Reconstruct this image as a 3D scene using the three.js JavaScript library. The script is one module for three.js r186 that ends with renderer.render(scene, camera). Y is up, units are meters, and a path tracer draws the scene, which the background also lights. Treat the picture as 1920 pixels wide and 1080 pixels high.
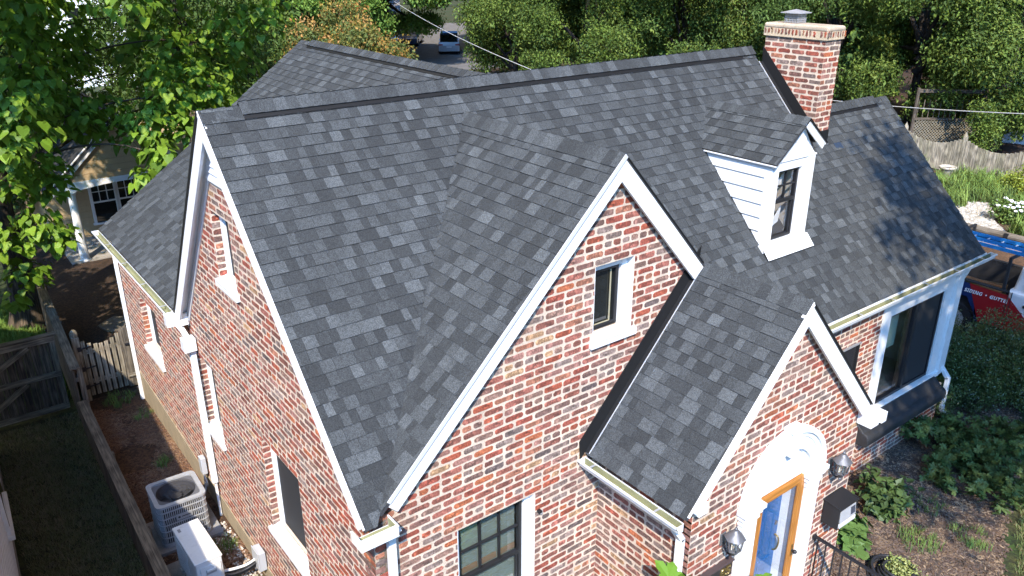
import * as THREE from 'three';
import { Sky } from 'three/addons/objects/Sky.js';
import { RoundedBoxGeometry } from 'three/addons/geometries/RoundedBoxGeometry.js';
import { mergeGeometries } from 'three/addons/utils/BufferGeometryUtils.js';
import { FontLoader } from 'three/addons/loaders/FontLoader.js';
import { TextGeometry } from 'three/addons/geometries/TextGeometry.js';

// ---------------------------------------------------------------- camera, sky, sun, exposure
const scene = new THREE.Scene();
const camera = new THREE.PerspectiveCamera(39.05, 16 / 9, 0.1, 600);
camera.rotation.order = 'YXZ';
camera.position.set(-2.7923, 8.013, 5.894);
camera.rotation.set(-0.3967, -0.6522, -0.0008);
scene.add(camera);

const SUN = new THREE.Vector3(-0.8, 1.25, 1.0).normalize();
const sky = new Sky();
sky.name = 'sky';
sky.scale.setScalar(1000);
sky.userData.kind = 'structure';
const su = sky.material.uniforms;
su.sunPosition.value.copy(SUN);
su.turbidity.value = 10; su.rayleigh.value = 0.3; su.mieCoefficient.value = 0.006;
scene.add(sky);
scene.environmentIntensity = 0.3;

const sun = new THREE.DirectionalLight(0xfff1dd, 4.5);
sun.name = 'sun';
sun.position.copy(SUN).multiplyScalar(80);
sun.castShadow = true;
sun.shadow.mapSize.set(4096, 4096);
Object.assign(sun.shadow.camera, { left: -70, right: 70, top: 70, bottom: -70, near: 1, far: 250 });
scene.add(sun, sun.target);

const renderer = new THREE.WebGLRenderer({ antialias: true });
renderer.toneMapping = THREE.LinearToneMapping;
renderer.toneMappingExposure = 1.95;
renderer.outputColorSpace = THREE.SRGBColorSpace;
renderer.shadowMap.enabled = true;
renderer.setSize(1024, 576);

// ---------------------------------------------------------------- helpers
const G = -0.4;                                   // height of the ground; y = 0 is the floor of the house
const V3 = (x, y, z) => new THREE.Vector3(x, y, z);
function rng(seed) {
  let a = seed >>> 0;
  return () => { a = (a + 0x6d2b79f5) >>> 0; let t = a; t = Math.imul(t ^ (t >>> 15), t | 1); t ^= t + Math.imul(t ^ (t >>> 7), t | 61); return ((t ^ (t >>> 14)) >>> 0) / 4294967296; };
}
const R0 = rng(7);
const rr = (a, b, r = R0) => a + (b - a) * r();
const lerp = (a, b, t) => a + (b - a) * t;
const clamp = (x, a = 0, b = 1) => Math.min(b, Math.max(a, x));

// tileable value noise
function tileNoise(seed) {
  const r = rng(seed), T = new Float32Array(4096);
  for (let i = 0; i < 4096; i++) T[i] = r();
  const P = (x, y) => T[(Math.imul(x, 374761) ^ Math.imul(y, 668265 + 2)) & 4095];
  return (u, v, n, m = n) => {                    // u, v in 0..1, n x m cells
    const x = u * n, y = v * m, xi = Math.floor(x), yi = Math.floor(y);
    let fx = x - xi, fy = y - yi; fx = fx * fx * (3 - 2 * fx); fy = fy * fy * (3 - 2 * fy);
    const a = ((xi % n) + n) % n, b = (a + 1) % n, c = ((yi % m) + m) % m, d = (c + 1) % m;
    return lerp(lerp(P(a, c), P(b, c), fx), lerp(P(a, d), P(b, d), fx), fy);
  };
}
function tex(size, metres, fn, srgb = true) {      // fn(u, v) gives [r, g, b] in 0..1 as displayed
  const d = new Uint8Array(size * size * 4);
  for (let j = 0; j < size; j++) for (let i = 0; i < size; i++) {
    const c = fn((i + .5) / size, (j + .5) / size), k = (j * size + i) * 4;
    d[k] = clamp(c[0]) * 255; d[k + 1] = clamp(c[1]) * 255; d[k + 2] = clamp(c[2]) * 255; d[k + 3] = 255;
  }
  const t = new THREE.DataTexture(d, size, size);
  t.wrapS = t.wrapT = THREE.RepeatWrapping; t.magFilter = THREE.LinearFilter; t.minFilter = THREE.LinearMipmapLinearFilter;
  t.generateMipmaps = true;
  if (srgb) t.colorSpace = THREE.SRGBColorSpace;
  t.repeat.set(1 / metres, 1 / metres); t.needsUpdate = true;
  return t;
}
const g3 = v => [v, v, v];

// geometry collector: flat-shaded triangles with uv and vertex colour
class Acc {
  constructor() { this.p = []; this.n = []; this.t = []; this.c = []; }
  tri(a, b, c, ua, ub, uc, col) {
    const x1 = b.x - a.x, y1 = b.y - a.y, z1 = b.z - a.z, x2 = c.x - a.x, y2 = c.y - a.y, z2 = c.z - a.z;
    let nx = y1 * z2 - z1 * y2, ny = z1 * x2 - x1 * z2, nz = x1 * y2 - y1 * x2; const l = Math.hypot(nx, ny, nz);
    if (l < 1e-12) return; nx /= l; ny /= l; nz /= l;
    this.p.push(a.x, a.y, a.z, b.x, b.y, b.z, c.x, c.y, c.z); this.n.push(nx, ny, nz, nx, ny, nz, nx, ny, nz);
    this.t.push(ua[0], ua[1], ub[0], ub[1], uc[0], uc[1]);
    if (col) this.c.push(col.r, col.g, col.b, col.r, col.g, col.b, col.r, col.g, col.b);
  }
  quad(a, b, c, d, ua, ub, uc, ud, col) { this.tri(a, b, c, ua, ub, uc, col); this.tri(a, c, d, ua, uc, ud, col); }
  get empty() { return this.p.length === 0; }
  geo() {
    const g = new THREE.BufferGeometry();
    g.setAttribute('position', new THREE.Float32BufferAttribute(this.p, 3));
    g.setAttribute('normal', new THREE.Float32BufferAttribute(this.n, 3));
    g.setAttribute('uv', new THREE.Float32BufferAttribute(this.t, 2));
    if (this.c.length) g.setAttribute('color', new THREE.Float32BufferAttribute(this.c, 3));
    return g;
  }
}
class Frame {                                      // a plane in space: origin, two axes and the outward normal
  constructor(O, U, V) { this.O = O; this.U = U.clone().normalize(); this.V = V.clone().normalize(); this.N = this.U.clone().cross(this.V).normalize(); }
  P(u, v, h = 0) { return this.O.clone().addScaledVector(this.U, u).addScaledVector(this.V, v).addScaledVector(this.N, h); }
  M(u, v, h = 0) { return new THREE.Matrix4().makeBasis(this.U, this.V, this.N).setPosition(this.P(u, v, h)); }
}
const IDENT = new Frame(V3(0, 0, 0), V3(1, 0, 0), V3(0, 1, 0));
const pArea = p => { let a = 0; for (let i = 0; i < p.length; i++) { const q = p[(i + 1) % p.length]; a += p[i][0] * q[1] - q[0] * p[i][1]; } return a / 2; };
const ccw = p => pArea(p) < 0 ? p.slice().reverse() : p;
function half(poly, a, b, c) {                     // keep a x + b y <= c
  const out = [];
  for (let i = 0; i < poly.length; i++) {
    const p = poly[i], q = poly[(i + 1) % poly.length], dp = a * p[0] + b * p[1] - c, dq = a * q[0] + b * q[1] - c;
    if (dp <= 0) out.push(p);
    if ((dp < 0 && dq > 0) || (dp > 0 && dq < 0)) { const t = dp / (dp - dq); out.push([lerp(p[0], q[0], t), lerp(p[1], q[1], t)]); }
  }
  return out;
}
function edges(conv) { conv = ccw(conv); return conv.map((p, i) => { const q = conv[(i + 1) % conv.length], a = q[1] - p[1], b = p[0] - q[0]; return [a, b, a * p[0] + b * p[1]]; }); }
function clipTo(poly, conv) { for (const [a, b, c] of edges(conv)) { poly = half(poly, a, b, c); if (poly.length < 3) return []; } return poly; }
function minus(poly, hole) {                       // pieces of poly outside a convex hole
  const out = []; let rest = poly;
  for (const [a, b, c] of edges(hole)) {
    const o = half(rest, -a, -b, -c);
    if (o.length > 2 && Math.abs(pArea(o)) > 1e-6) out.push(o);
    rest = half(rest, a, b, c); if (rest.length < 3) break;
  }
  return out;
}
function cut(poly, regions, holes) {
  let list = regions.map(r => clipTo(poly, r)).filter(p => p.length > 2 && Math.abs(pArea(p)) > 1e-6);
  for (const h of holes) list = list.flatMap(p => clipTo(p, h).length > 2 ? minus(p, h) : [p]);
  return list;
}
function place(o, f, u, v, h = 0) { f.M(u, v, h).decompose(o.position, o.quaternion, o.scale); return o; }
function mesh(name, geo, mat, parent) {
  const m = new THREE.Mesh(geo, mat); m.name = name; m.castShadow = m.receiveShadow = true;
  if (parent) parent.add(m);
  return m;
}
const used = {};
function numbered(n) { const k = used[n] = (used[n] ?? -1) + 1; return k ? `${n}_${String(k).padStart(3, '0')}` : n; }
function thing(name, label, category, pos = [0, 0, 0], turn = 0, group) {
  const o = new THREE.Group(); o.name = numbered(name); o.position.set(...pos); o.rotation.y = turn; scene.add(o);
  o.userData = { label, category }; if (group) o.userData.group = group;
  return o;
}
function struct(name, geo, mat) { const m = mesh(numbered(name), geo, mat, scene); m.userData.kind = 'structure'; return m; }
function stuff(o) { o.userData.kind = 'stuff'; return o; }
function setUV(geo, s = 1, grain = '') {           // box-projected uv in metres; v follows the grain
  const g = geo.index ? geo.toNonIndexed() : geo, p = g.attributes.position, n = g.attributes.normal, uv = new Float32Array(p.count * 2);
  for (let i = 0; i < p.count; i++) {
    const a = Math.abs(n.getX(i)), b = Math.abs(n.getY(i)), c = Math.abs(n.getZ(i));
    const x = p.getX(i), y = p.getY(i), z = p.getZ(i);
    let u, v; if (a >= b && a >= c) { u = z; v = y; } else if (b >= c) { u = x; v = z; } else { u = x; v = y; }
    const sw = (grain === 'x' && a < Math.max(b, c)) || (grain === 'z' && a >= b && a >= c); uv[2 * i] = (sw ? v : u) * s; uv[2 * i + 1] = (sw ? u : v) * s;
  }
  g.setAttribute('uv', new THREE.BufferAttribute(uv, 2));
  return g;
}
// box from corner to corner; r rounds its edges
function bx(x0, y0, z0, x1, y1, z1, r = .004) {
  const w = Math.abs(x1 - x0), h = Math.abs(y1 - y0), d = Math.abs(z1 - z0);
  const g = r && Math.min(w, h, d) > 2.5 * r ? new RoundedBoxGeometry(w, h, d, 1, r) : new THREE.BoxGeometry(w, h, d);
  return setUV(g.translate((x0 + x1) / 2, (y0 + y1) / 2, (z0 + z1) / 2), 1, w > h && w >= d ? 'x' : d > h ? 'z' : '');
}
// bar between two points: w across 'side', t across the third axis; 'off' shifts it sideways
function bar(a, b, side, w, t, offW = 0, offT = 0, r = .003) {
  const L = a.distanceTo(b), X = b.clone().sub(a).normalize(), S = side.clone().addScaledVector(X, -side.dot(X)).normalize(), T = X.clone().cross(S);
  const g0 = r && Math.min(w, t) > 2.5 * r ? new RoundedBoxGeometry(L, w, t, 1, r) : new THREE.BoxGeometry(L, w, t);
  const g = setUV(g0, 1, 'x');
  const m = new THREE.Matrix4().makeBasis(X, S, T).setPosition(a.clone().add(b).multiplyScalar(.5).addScaledVector(S, offW).addScaledVector(T, offT));
  return g.applyMatrix4(m);
}
function tube(pts, r, seg = 24, rad = 8, closed = false) { return new THREE.TubeGeometry(new THREE.CatmullRomCurve3(pts, closed, 'centripetal'), seg, r, rad, closed); }
function poly3(pts, mat) { /* convex polygon in space as one face */ const a = new Acc(); for (let i = 1; i < pts.length - 1; i++) a.tri(pts[0], pts[i], pts[i + 1], [0, 0], [1, 0], [1, 1]); return a.geo(); }
// slab: polygon (u, v) in frame f, from height h0 to h1
function slab(f, poly, h0, h1, holes = []) {
  const s = new THREE.Shape(poly.map(p => new THREE.Vector2(...p)));
  for (const h of holes) s.holes.push(new THREE.Path(h.map(p => new THREE.Vector2(...p))));
  const g = new THREE.ExtrudeGeometry(s, { depth: h1 - h0, bevelEnabled: false }).translate(0, 0, h0);
  return g.applyMatrix4(f.M(0, 0, 0));
}
function merge(list) {
  list = list.map(g => { const q = g.index ? g.toNonIndexed() : g; for (const k of Object.keys(q.attributes)) if (!['position', 'normal', 'uv'].includes(k)) q.deleteAttribute(k); return q; });
  return mergeGeometries(list);
}
// how large a thing of a given size shows in the picture (0 outside it)
camera.updateMatrixWorld(true); camera.updateProjectionMatrix();
const VIEW = new THREE.Matrix4().multiplyMatrices(camera.projectionMatrix, camera.matrixWorld.clone().invert());
function shown(p, n) {
  const q = p.clone().applyMatrix4(VIEW); if (Math.abs(q.x) > .99 || Math.abs(q.y) > .99 || q.z > 1) return 0;
  const d = camera.position.clone().sub(p), L = d.length();
  return Math.max(0, d.dot(n) / L) / (L * L);
}

// ---------------------------------------------------------------- materials
const nA = tileNoise(11), nB = tileNoise(23), nC = tileNoise(5);
const fbm = (n, u, v, k, o) => { let s = 0, a = .5, t = 0; for (let i = 0; i < o; i++) { s += a * n(u, v, k); t += a; a *= .5; k *= 2; } return s / t; };
const T = {
  brick: tex(512, 1.1, (u, v) => {                 // grit, firing blotches, pale lime smears
    const g = fbm(nA, u, v, 90, 2), b = fbm(nB, u, v, 14, 3), s = fbm(nC, u, v, 26, 4), k = nA(u, v, 256);
    let c = .66 + .3 * (g - .5) + .34 * (b - .5) + .22 * (k - .5); const w = clamp((s - .58) * 6) * .75;
    return [lerp(c, .98, w), lerp(c, 1.0, w), lerp(c, 1.0, w)];
  }),
  mortar: tex(512, 1.3, (u, v) => { const g = fbm(nB, u, v, 120, 2), b = fbm(nA, u, v, 9, 3), c = .86 + .16 * (g - .5) + .2 * (b - .5); return [c, c * .985, c * .96]; }),
  granule: tex(512, .9, (u, v) => { const a = nA(u, v, 256), b = fbm(nB, u, v, 128, 1), c = fbm(nC, u, v, 5, 3); return g3(.74 + .34 * (a - .5) + .3 * (b - .5) + .12 * (c - .5)); }),
  paint: tex(256, 1.7, (u, v) => { const a = fbm(nA, u, v, 6, 4), b = fbm(nB, u, v, 60, 2), s = clamp((fbm(nC, u, v, 20, 3) - .63) * 5); const c = .96 + .05 * (a - .5) + .03 * (b - .5) - .04 * s; return [c, c, c * .99]; }),
  wood: tex(512, 1.2, (u, v) => { const g = nA(u, v, 120, 6), h = nB(u, v, 50, 4), w = fbm(nC, u, v, 6, 3), k = nB(u, v, 250, 12); const c = .62 + .3 * (g - .5) + .25 * (h - .5) + .3 * (w - .5) + .15 * (k - .5); return [c, c * .97, c * .93]; }),
  oak: tex(256, .5, (u, v) => { const g = nA(u, v, 60, 3), h = nB(u, v, 24, 2); const c = .82 + .22 * (g - .5) + .2 * (h - .5); return [c, c * .97, c * .92]; }),
  bark: tex(512, 1.6, (u, v) => { const g = nA(u, v, 70, 10), h = nB(u, v, 30, 6), w = fbm(nC, u, v, 8, 3); const c = .5 + .6 * (g * h - .25) + .3 * (w - .5); return [c, c * .95, c * .88]; }),
  plain: tex(256, 1, (u, v) => g3(.93 + .1 * (fbm(nA, u, v, 30, 3) - .5))),
};
const std = (col, rough = .8, o = {}) => new THREE.MeshStandardMaterial({ color: new THREE.Color().setRGB(...col), roughness: rough, ...o });
const M = {
  mortar: std([.76, .63, .5], .95, { map: T.mortar }),
  brickV: std([1, 1, 1], .9, { map: T.brick, bumpMap: T.brick, bumpScale: .0012, vertexColors: true }),
  shingleV: std([1, 1, 1], .95, { map: T.granule, bumpMap: T.granule, bumpScale: .0012, vertexColors: true }),
  deck: std([.03, .031, .033], .95),
  white: std([.8, .8, .79], .5, { map: T.paint }),
  alu: std([.78, .78, .77], .35, { map: T.paint }),
  algae: std([.36, .37, .2], .9, { map: T.mortar }),
  black: std([.012, .012, .013], .45),
  flash: std([.005, .005, .005], .6),
  matteBlack: std([.016, .016, .018], .8),
  zinc: std([.5, .5, .5], .5, { metalness: .35, map: T.plain }),
  pewter: std([.17, .17, .175], .5, { metalness: .4, map: T.plain }),
  glassDark: new THREE.MeshPhysicalMaterial({ color: new THREE.Color().setRGB(.012, .014, .013), roughness: .04, clearcoat: .3, clearcoatRoughness: .03 }),
  glass: new THREE.MeshPhysicalMaterial({ color: 0xffffff, roughness: .02, transmission: 1, thickness: 0, ior: 1.5 }),
  screen: std([.016, .0165, .017], .8),
  oak: std([.62, .27, .06], .35, { map: T.oak }),
  blue: std([.008, .12, .33], .4, { map: T.plain }),
  brass: std([.5, .36, .14], .3, { metalness: .9 }),
  concrete: std([.42, .4, .37], .95, { map: T.mortar }),
  parge: std([.4, .33, .22], .95, { map: T.mortar }),
  iron: std([.012, .012, .014], .5),
};
const BRICKS = [[.62, .15, .075], [.56, .14, .085], [.5, .17, .11], [.42, .155, .105], [.6, .21, .145], [.4, .2, .15], [.34, .19, .145], [.42, .29, .23], [.48, .34, .275], [.3, .215, .18], [.64, .26, .15], [.74, .22, .09], [.5, .29, .21], [.26, .185, .16], [.6, .29, .22], [.78, .46, .24]].map(c => new THREE.Color().setRGB(...c));
const SHINGLES = [.057, .064, .073, .083, .09, .1, .121, .136, .051].map(v => new THREE.Color().setRGB(v * 1.0, v * 1.1, v * 1.12));
const brickMats = BRICKS.map(c => std([c.r, c.g, c.b], .9, { map: T.brick, bumpMap: T.brick, bumpScale: .0012 }));
const shingleMats = SHINGLES.map(c => std([c.r, c.g, c.b], .95, { vertexColors: true, map: T.granule, bumpMap: T.granule, bumpScale: .0012 }));
// ---------------------------------------------------------------- bricks and shingles
const pieces = { brick: [], shingle: [] };         // whole pieces of the house waiting to be single meshes or joined
const rb = rng(101);
function brickOutline(w, h, r) {                   // hand-made brick: worn corners, wavy arrises, centred on 0, 0
  const x = w / 2 * lerp(.94, 1.02, r()), y = h / 2 * lerp(.9, 1.04, r()), c = () => lerp(.007, .026, r()), j = s => (r() - .5) * s * 1.7, P = [];
  let a = c(), b = c(); P.push([-x + a, -y + j(.003)], [j(.05) * 1, -y + j(.006)], [x - b, -y + j(.003)]);
  P.push([x + j(.003), -y + b * .8], [x + j(.005), j(.02)]);
  a = c(); P.push([x + j(.003), y - a * .8], [x - a, y + j(.003)], [j(.05), y + j(.006)]);
  b = c(); P.push([-x + b, y + j(.003)], [-x + j(.003), y - b * .8], [-x + j(.005), j(.02)], [-x + j(.003), -y + c() * .8]);
  return P;
}
function brickSolid(acc, f, pts, h, col, du, dv) {
  let cx = 0, cy = 0; for (const p of pts) { cx += p[0]; cy += p[1]; } cx /= pts.length; cy /= pts.length;
  const inn = pts.map(p => { const dx = cx - p[0], dy = cy - p[1], l = Math.hypot(dx, dy) || 1, k = Math.min(.004, l * .4); return [p[0] + dx / l * k, p[1] + dy / l * k]; });
  const uv = p => [p[0] + du, p[1] + dv], c3 = f.P(cx, cy, h);
  for (let i = 0; i < pts.length; i++) {
    const k = (i + 1) % pts.length, a = f.P(...inn[i], h), b = f.P(...inn[k], h), oa = f.P(...pts[i], -.0015), ob = f.P(...pts[k], -.0015);
    acc.tri(c3, a, b, [cx + du, cy + dv], uv(inn[i]), uv(inn[k]), col);
    acc.quad(oa, ob, b, a, uv(pts[i]), uv(pts[k]), uv(inn[k]), uv(inn[i]), col);
  }
}
const BW = .248, BH = .066, CH = .0885, JT = .021, HW = .113;
const brickForms = [0, 1].map(kind => Array.from({ length: 10 }, (_, i) => { const r = rng(300 + kind * 50 + i), a = new Acc(); brickSolid(a, IDENT, brickOutline(kind ? HW : BW, BH, r), .003, null, r() * 3, r() * 3); return a.geo(); }));
const weights = [9, 9, 8, 8, 9, 6, 4, 4, 4, 2, 7, 4, 5, 1.5, 7, 1.2]; const wsum = weights.reduce((a, b) => a + b);
const PALE = [8, 12, 14, 4, 7, 15, 14, 12], nW = tileNoise(71);
function pickAt(f, u, v) {                         // reclaimed brick: lime-washed, pale areas drift across the wall
  const p = f.P(u, v), n = fbm(nW, ((p.x + p.z + 40) / 9) % 1, ((p.y + 9) / 9) % 1, 7, 3), corner = Math.exp(-(Math.pow(p.x - 3.0, 2) + Math.pow(p.z, 2)) / .25) * (p.y < 2.6 ? .8 : 0);
  return rb() < clamp((n - .5) * 3.2) * .7 + corner ? PALE[Math.floor(rb() * 8)] : pickBrick();
}
function pickBrick() { let t = rb() * wsum; for (let i = 0; i < weights.length; i++) { t -= weights[i]; if (t < 0) return i; } return 0; }
// lay one face of brickwork: regions are convex polygons in (u, v); whole bricks are kept apart, cut ones go into the joined brickwork
function layBricks(parent, f, regions, holes, o = {}) {
  const acc = new Acc(), us = regions.flat().map(p => p[0]), vs = regions.flat().map(p => p[1]);
  const u0 = o.u0 ?? Math.min(...us), u1 = Math.max(...us), v0 = o.v0 ?? 0, k0 = Math.floor((Math.min(...vs) - v0) / CH), k1 = Math.ceil((Math.max(...vs) - v0) / CH);
  for (let k = k0; k <= k1; k++) {
    const header = ((k % 6) + 6) % 6 === 3, w = header ? HW : BW, step = w + JT, off = header ? 0 : (k & 1) ? -step / 2 : 0, v = v0 + (k + .5) * CH;
    for (let u = u0 + off; u < u1; u += step) {
      const bent = o.wave ? o.wave * Math.sin(u * .8 + 2) : 0, cu = u + w / 2, cv = v + bent + (rb() - .5) * .003, kind = header ? 1 : 0, ci = pickAt(f, cu, cv);
      const c = BRICKS[ci], box = [[cu - w / 2, cv - BH / 2], [cu + w / 2, cv - BH / 2], [cu + w / 2, cv + BH / 2], [cu - w / 2, cv + BH / 2]];
      const parts = cut(box, regions, holes); if (!parts.length) continue;
      const area = parts.reduce((s, p) => s + Math.abs(pArea(p)), 0);
      if (area > w * BH * .995 && cu - w / 2 > u0 - .001) { pieces.brick.push({ parent, acc, f, cu, cv, kind, ci, score: shown(f.P(cu, cv), f.N) * (kind ? .5 : 1) }); continue; }
      const out = brickOutline(w, BH, rb).map(p => [p[0] + cu, p[1] + cv]);
      const col = c.clone().multiplyScalar(lerp(.85, 1.12, rb()));
      for (const p of cut(out, regions, holes)) if (Math.abs(pArea(p)) > .0007) brickSolid(acc, f, p, .003, col, rb() * 3, rb() * 3);
    }
  }
  (pieces.brickWalls ??= []).push({ parent, acc });
}
const EXP = .1435, rs = rng(202);
const TABW = [.09, .12, .145, .17, .2, .235];
function shingleSolid(acc, f, pts, hv, col, du, dv) {
  col ??= new THREE.Color(1, 1, 1);   // a wedge: thin at the top, thick at the butt
  const top = pts.map(p => f.P(p[0], p[1], hv(p[1]))), y0 = Math.min(...pts.map(p => p[1])), bot = pts.map(p => f.P(p[0], p[1], p[1] < y0 + .02 ? hv(p[1]) * .58 : -.003)), uv = p => [p[0] + du, p[1] + dv];
  for (let i = 1; i < pts.length - 1; i++) acc.tri(top[0], top[i], top[i + 1], uv(pts[0]), uv(pts[i]), uv(pts[i + 1]), col);
  for (let i = 0; i < pts.length; i++) { const k = (i + 1) % pts.length; acc.quad(bot[i], bot[k], top[k], top[i], [pts[i][0] + du, pts[i][1] + dv - .03], [pts[k][0] + du, pts[k][1] + dv - .03], uv(pts[k]), uv(pts[i]), col); }
}
const tabPoly = (w, s) => [[s, 0], [w - s, 0], [w - .002, EXP + .03], [.002, EXP + .03]];
const THK = [.017, .0115];
const shingleForms = TABW.map((w, i) => THK.map((t, j) => [0, 1].map(q => { const a = new Acc(), r = rng(500 + i * 7 + j * 3 + q); shingleSolid(a, IDENT, tabPoly(w, .001), v => t - (t - .001) * v / (EXP + .03), null, r() * 3, r() * 3); return a.geo(); })));
function layShingles(parent, f, regions, holes = [], o = {}) {
  const acc = new Acc(), us = regions.flat().map(p => p[0]), vs = regions.flat().map(p => p[1]), u0 = Math.min(...us), u1 = Math.max(...us), kmax = Math.ceil(Math.max(...vs) / EXP);
  for (let k = 0; k < kmax; k++) {
    let u = u0 - rs() * .3, raised = rs() < .5;
    while (u < u1) {
      let wi = Math.floor(rs() * TABW.length); const w = TABW[wi];
      const t = THK[raised ? 0 : 1];
      // mostly mid greys; now and then a light or a dark tab
      const q = rs(); const ci = raised ? (q < .2 ? 6 : q < .3 ? 7 : q < .62 ? 5 : q < .85 ? 4 : 3) : (q < .15 ? 8 : q < .45 ? 0 : q < .75 ? 1 : q < .93 ? 2 : 3);
      const v = k * EXP + (o.wob ? (rs() - .5) * o.wob : 0), poly = tabPoly(w, .001).map(p => [p[0] + u, p[1] + v]);
      const parts = cut(poly, regions, holes);
      if (parts.length) {
        const area = parts.reduce((s, p) => s + Math.abs(pArea(p)), 0);
        if (area > Math.abs(pArea(poly)) * .996) pieces.shingle.push({ parent, acc, f, u, v, wi, ti: raised ? 0 : 1, ci, score: shown(f.P(u + w / 2, v + .07), f.N) * w / .2 });
        else for (const p of parts) shingleSolid(acc, f, p, y => t - (t - .001) * (y - v) / (EXP + .03), SHINGLES[ci].clone().multiplyScalar(lerp(.92, 1.08, rs())), rs() * 3, rs() * 3);
      }
      u += w; raised = rs() < .22 ? raised : !raised;
    }
  }
  (pieces.shingleRoofs ??= []).push({ parent, acc });
}
function finishPieces() {                          // the 300 that show largest become single meshes, the rest are joined per wall or roof
  const B = pieces.brick.sort((a, b) => b.score - a.score), S = pieces.shingle.sort((a, b) => b.score - a.score);
  B.forEach((b, i) => {
    if (i < 300) { const m = mesh('brick', brickForms[b.kind][i % 10], brickMats[b.ci], b.parent); place(m, b.f, b.cu, b.cv); if (rb() < .5) m.rotateZ(Math.PI); return; }
    brickSolid(b.acc, b.f, brickOutline(b.kind ? HW : BW, BH, rb).map(p => [p[0] + b.cu, p[1] + b.cv]), .003, BRICKS[b.ci].clone().multiplyScalar(lerp(.82, 1.15, rb())), rb() * 3, rb() * 3);
  });
  S.forEach((s, i) => {
    if (i < 300) { place(mesh('shingle', shingleForms[s.wi][s.ti][i % 2], shingleMats[s.ci], s.parent), s.f, s.u, s.v); return; }
    const t = THK[s.ti]; shingleSolid(s.acc, s.f, tabPoly(TABW[s.wi], .001).map(p => [p[0] + s.u, p[1] + s.v]), y => t - (t - .001) * (y - s.v) / (EXP + .03), SHINGLES[s.ci].clone().multiplyScalar(lerp(.92, 1.08, rs())), rs() * 3, rs() * 3);
  });
  for (const w of pieces.brickWalls) if (!w.acc.empty) stuff(mesh('brickwork', w.acc.geo(), M.brickV, w.parent));
  for (const w of pieces.shingleRoofs) if (!w.acc.empty) stuff(mesh('shingle_courses', w.acc.geo(), M.shingleV, w.parent));
}

// ---------------------------------------------------------------- the brick house
const house = thing('brick_house', 'red brick house with dark shingle roof, white trim and steep gables', 'house');
const part = (name, geo, mat, parent = house) => mesh(name, geo, mat, parent);
const X = V3(1, 0, 0), Y = V3(0, 1, 0), Z = V3(0, 0, 1), mX = V3(-1, 0, 0), mZ = V3(0, 0, -1);
const rect = (u0, v0, u1, v1) => [[u0, v0], [u1, v0], [u1, v1], [u0, v1]];
const HR = 6.388, ZR = 3.137, SM = 1.045;
const mainY = z => HR - SM * (z + ZR), mainZ = y => (HR - y) / SM - ZR;
const BASE = -.45;

// walls: frame, outline, openings, brick regions
const fLeft = new Frame(V3(0, 0, 0), Z, Y), fFront = new Frame(V3(0, 0, 0), X, Y), fEntry = new Frame(V3(0, 0, 1.45), X, Y), fSide = new Frame(V3(3.03, 0, 0), Z, Y), fRight = new Frame(V3(0, 0, -.02), X, Y);
function wall(f, outline, holes, regions, o = {}) {
  const w = part('wall', setUVframe(slab(f, outline, -.22, 0, holes), f), M.mortar);
  if (regions) layBricks(w, f, regions, [...holes, ...(o.skip ?? [])], o);
  return w;
}
function setUVframe(g) { return setUV(g); }
const winL = { big: rect(-3.02, .9, -1.87, 2.3), mid: rect(-5.42, 1.3, -4.72, 2.5), slit: rect(-3.74, 4.24, -3.12, 5.12), wing: rect(-8.8, 1.3, -7.75, 2.3) };
const leftWall = wall(fLeft, [[-10.2, BASE], [0, BASE], [0, 2.95], [-3.1, 6.25], [-5.65, 3.0], [-10.2, 3.0]], Object.values(winL),
  [[[-5.65, -.02], [0, -.3], [0, 2.95], [-3.1, 6.25], [-5.65, 3.0]], [[-10.2, .25], [-5.65, -.02], [-5.65, 3.0], [-10.2, 3.0]]], { u0: -10.2, skip: [[[-3.85, 5.54], [-2.4, 5.54], [-3.1, 6.4]]] });
const winF = { low: rect(.97, .85, 2.04, 2.29), attic: rect(2.83, 4.0, 3.43, 4.86) };
const frontWall = wall(fFront, [[0, BASE], [4.6, BASE], [4.6, 4.25], [3.08, 5.9], [.05, 2.95], [0, 2.95]], Object.values(winF),
  [[[0, -.3], [3.03, -.3], [3.03, 5.87], [0, 2.93]], [[3.03, 2.75], [4.6, 4.3], [3.08, 5.9], [3.03, 5.87]]], { u0: 0, wave: .006 });
const doorHole = rect(4.15, -.05, 5.09, 2.1);
const entryWall = wall(fEntry, [[3.03, BASE], [6.25, BASE], [6.25, 2.62], [4.56, 4.38], [3.03, 2.72]], [doorHole],
  [[[3.03, -.3], [6.25, -.3], [6.25, 2.62], [4.56, 4.38], [3.03, 2.72]]], { u0: 3.03 });
const sideWall = wall(fSide, rect(.003, BASE, 1.447, 2.72), [], [rect(.0, -.3, 1.45, 2.7)], { u0: 0 });
const entrySideR = wall(new Frame(V3(6.25, 0, 1.45), mZ, Y), rect(.003, BASE, 1.45, 2.6), [], [rect(0, -.3, 1.45, 2.55)], { u0: 0 });
const rightWall = wall(fRight, rect(6.27, BASE, 9.4, 2.92), [rect(8.25, .7, 8.76, 2.14)], [rect(6.27, -.3, 9.36, 2.75)], { u0: 6.27 });
// kneewall of the porch
const fKnee = new Frame(V3(9.02, 0, .14), X, Y), fKneeS = new Frame(V3(9.02, 0, -.02), Z, Y);
const knee = part('wall', bx(9.022, BASE, -.3, 11.78, .45, .138, 0), M.mortar);
layBricks(knee, fKnee, [rect(0, BASE, 2.76, .36)], [], { u0: 0 });
layBricks(knee, fKneeS, [rect(0, BASE, .16, .36)], [], { u0: 0 });
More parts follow.
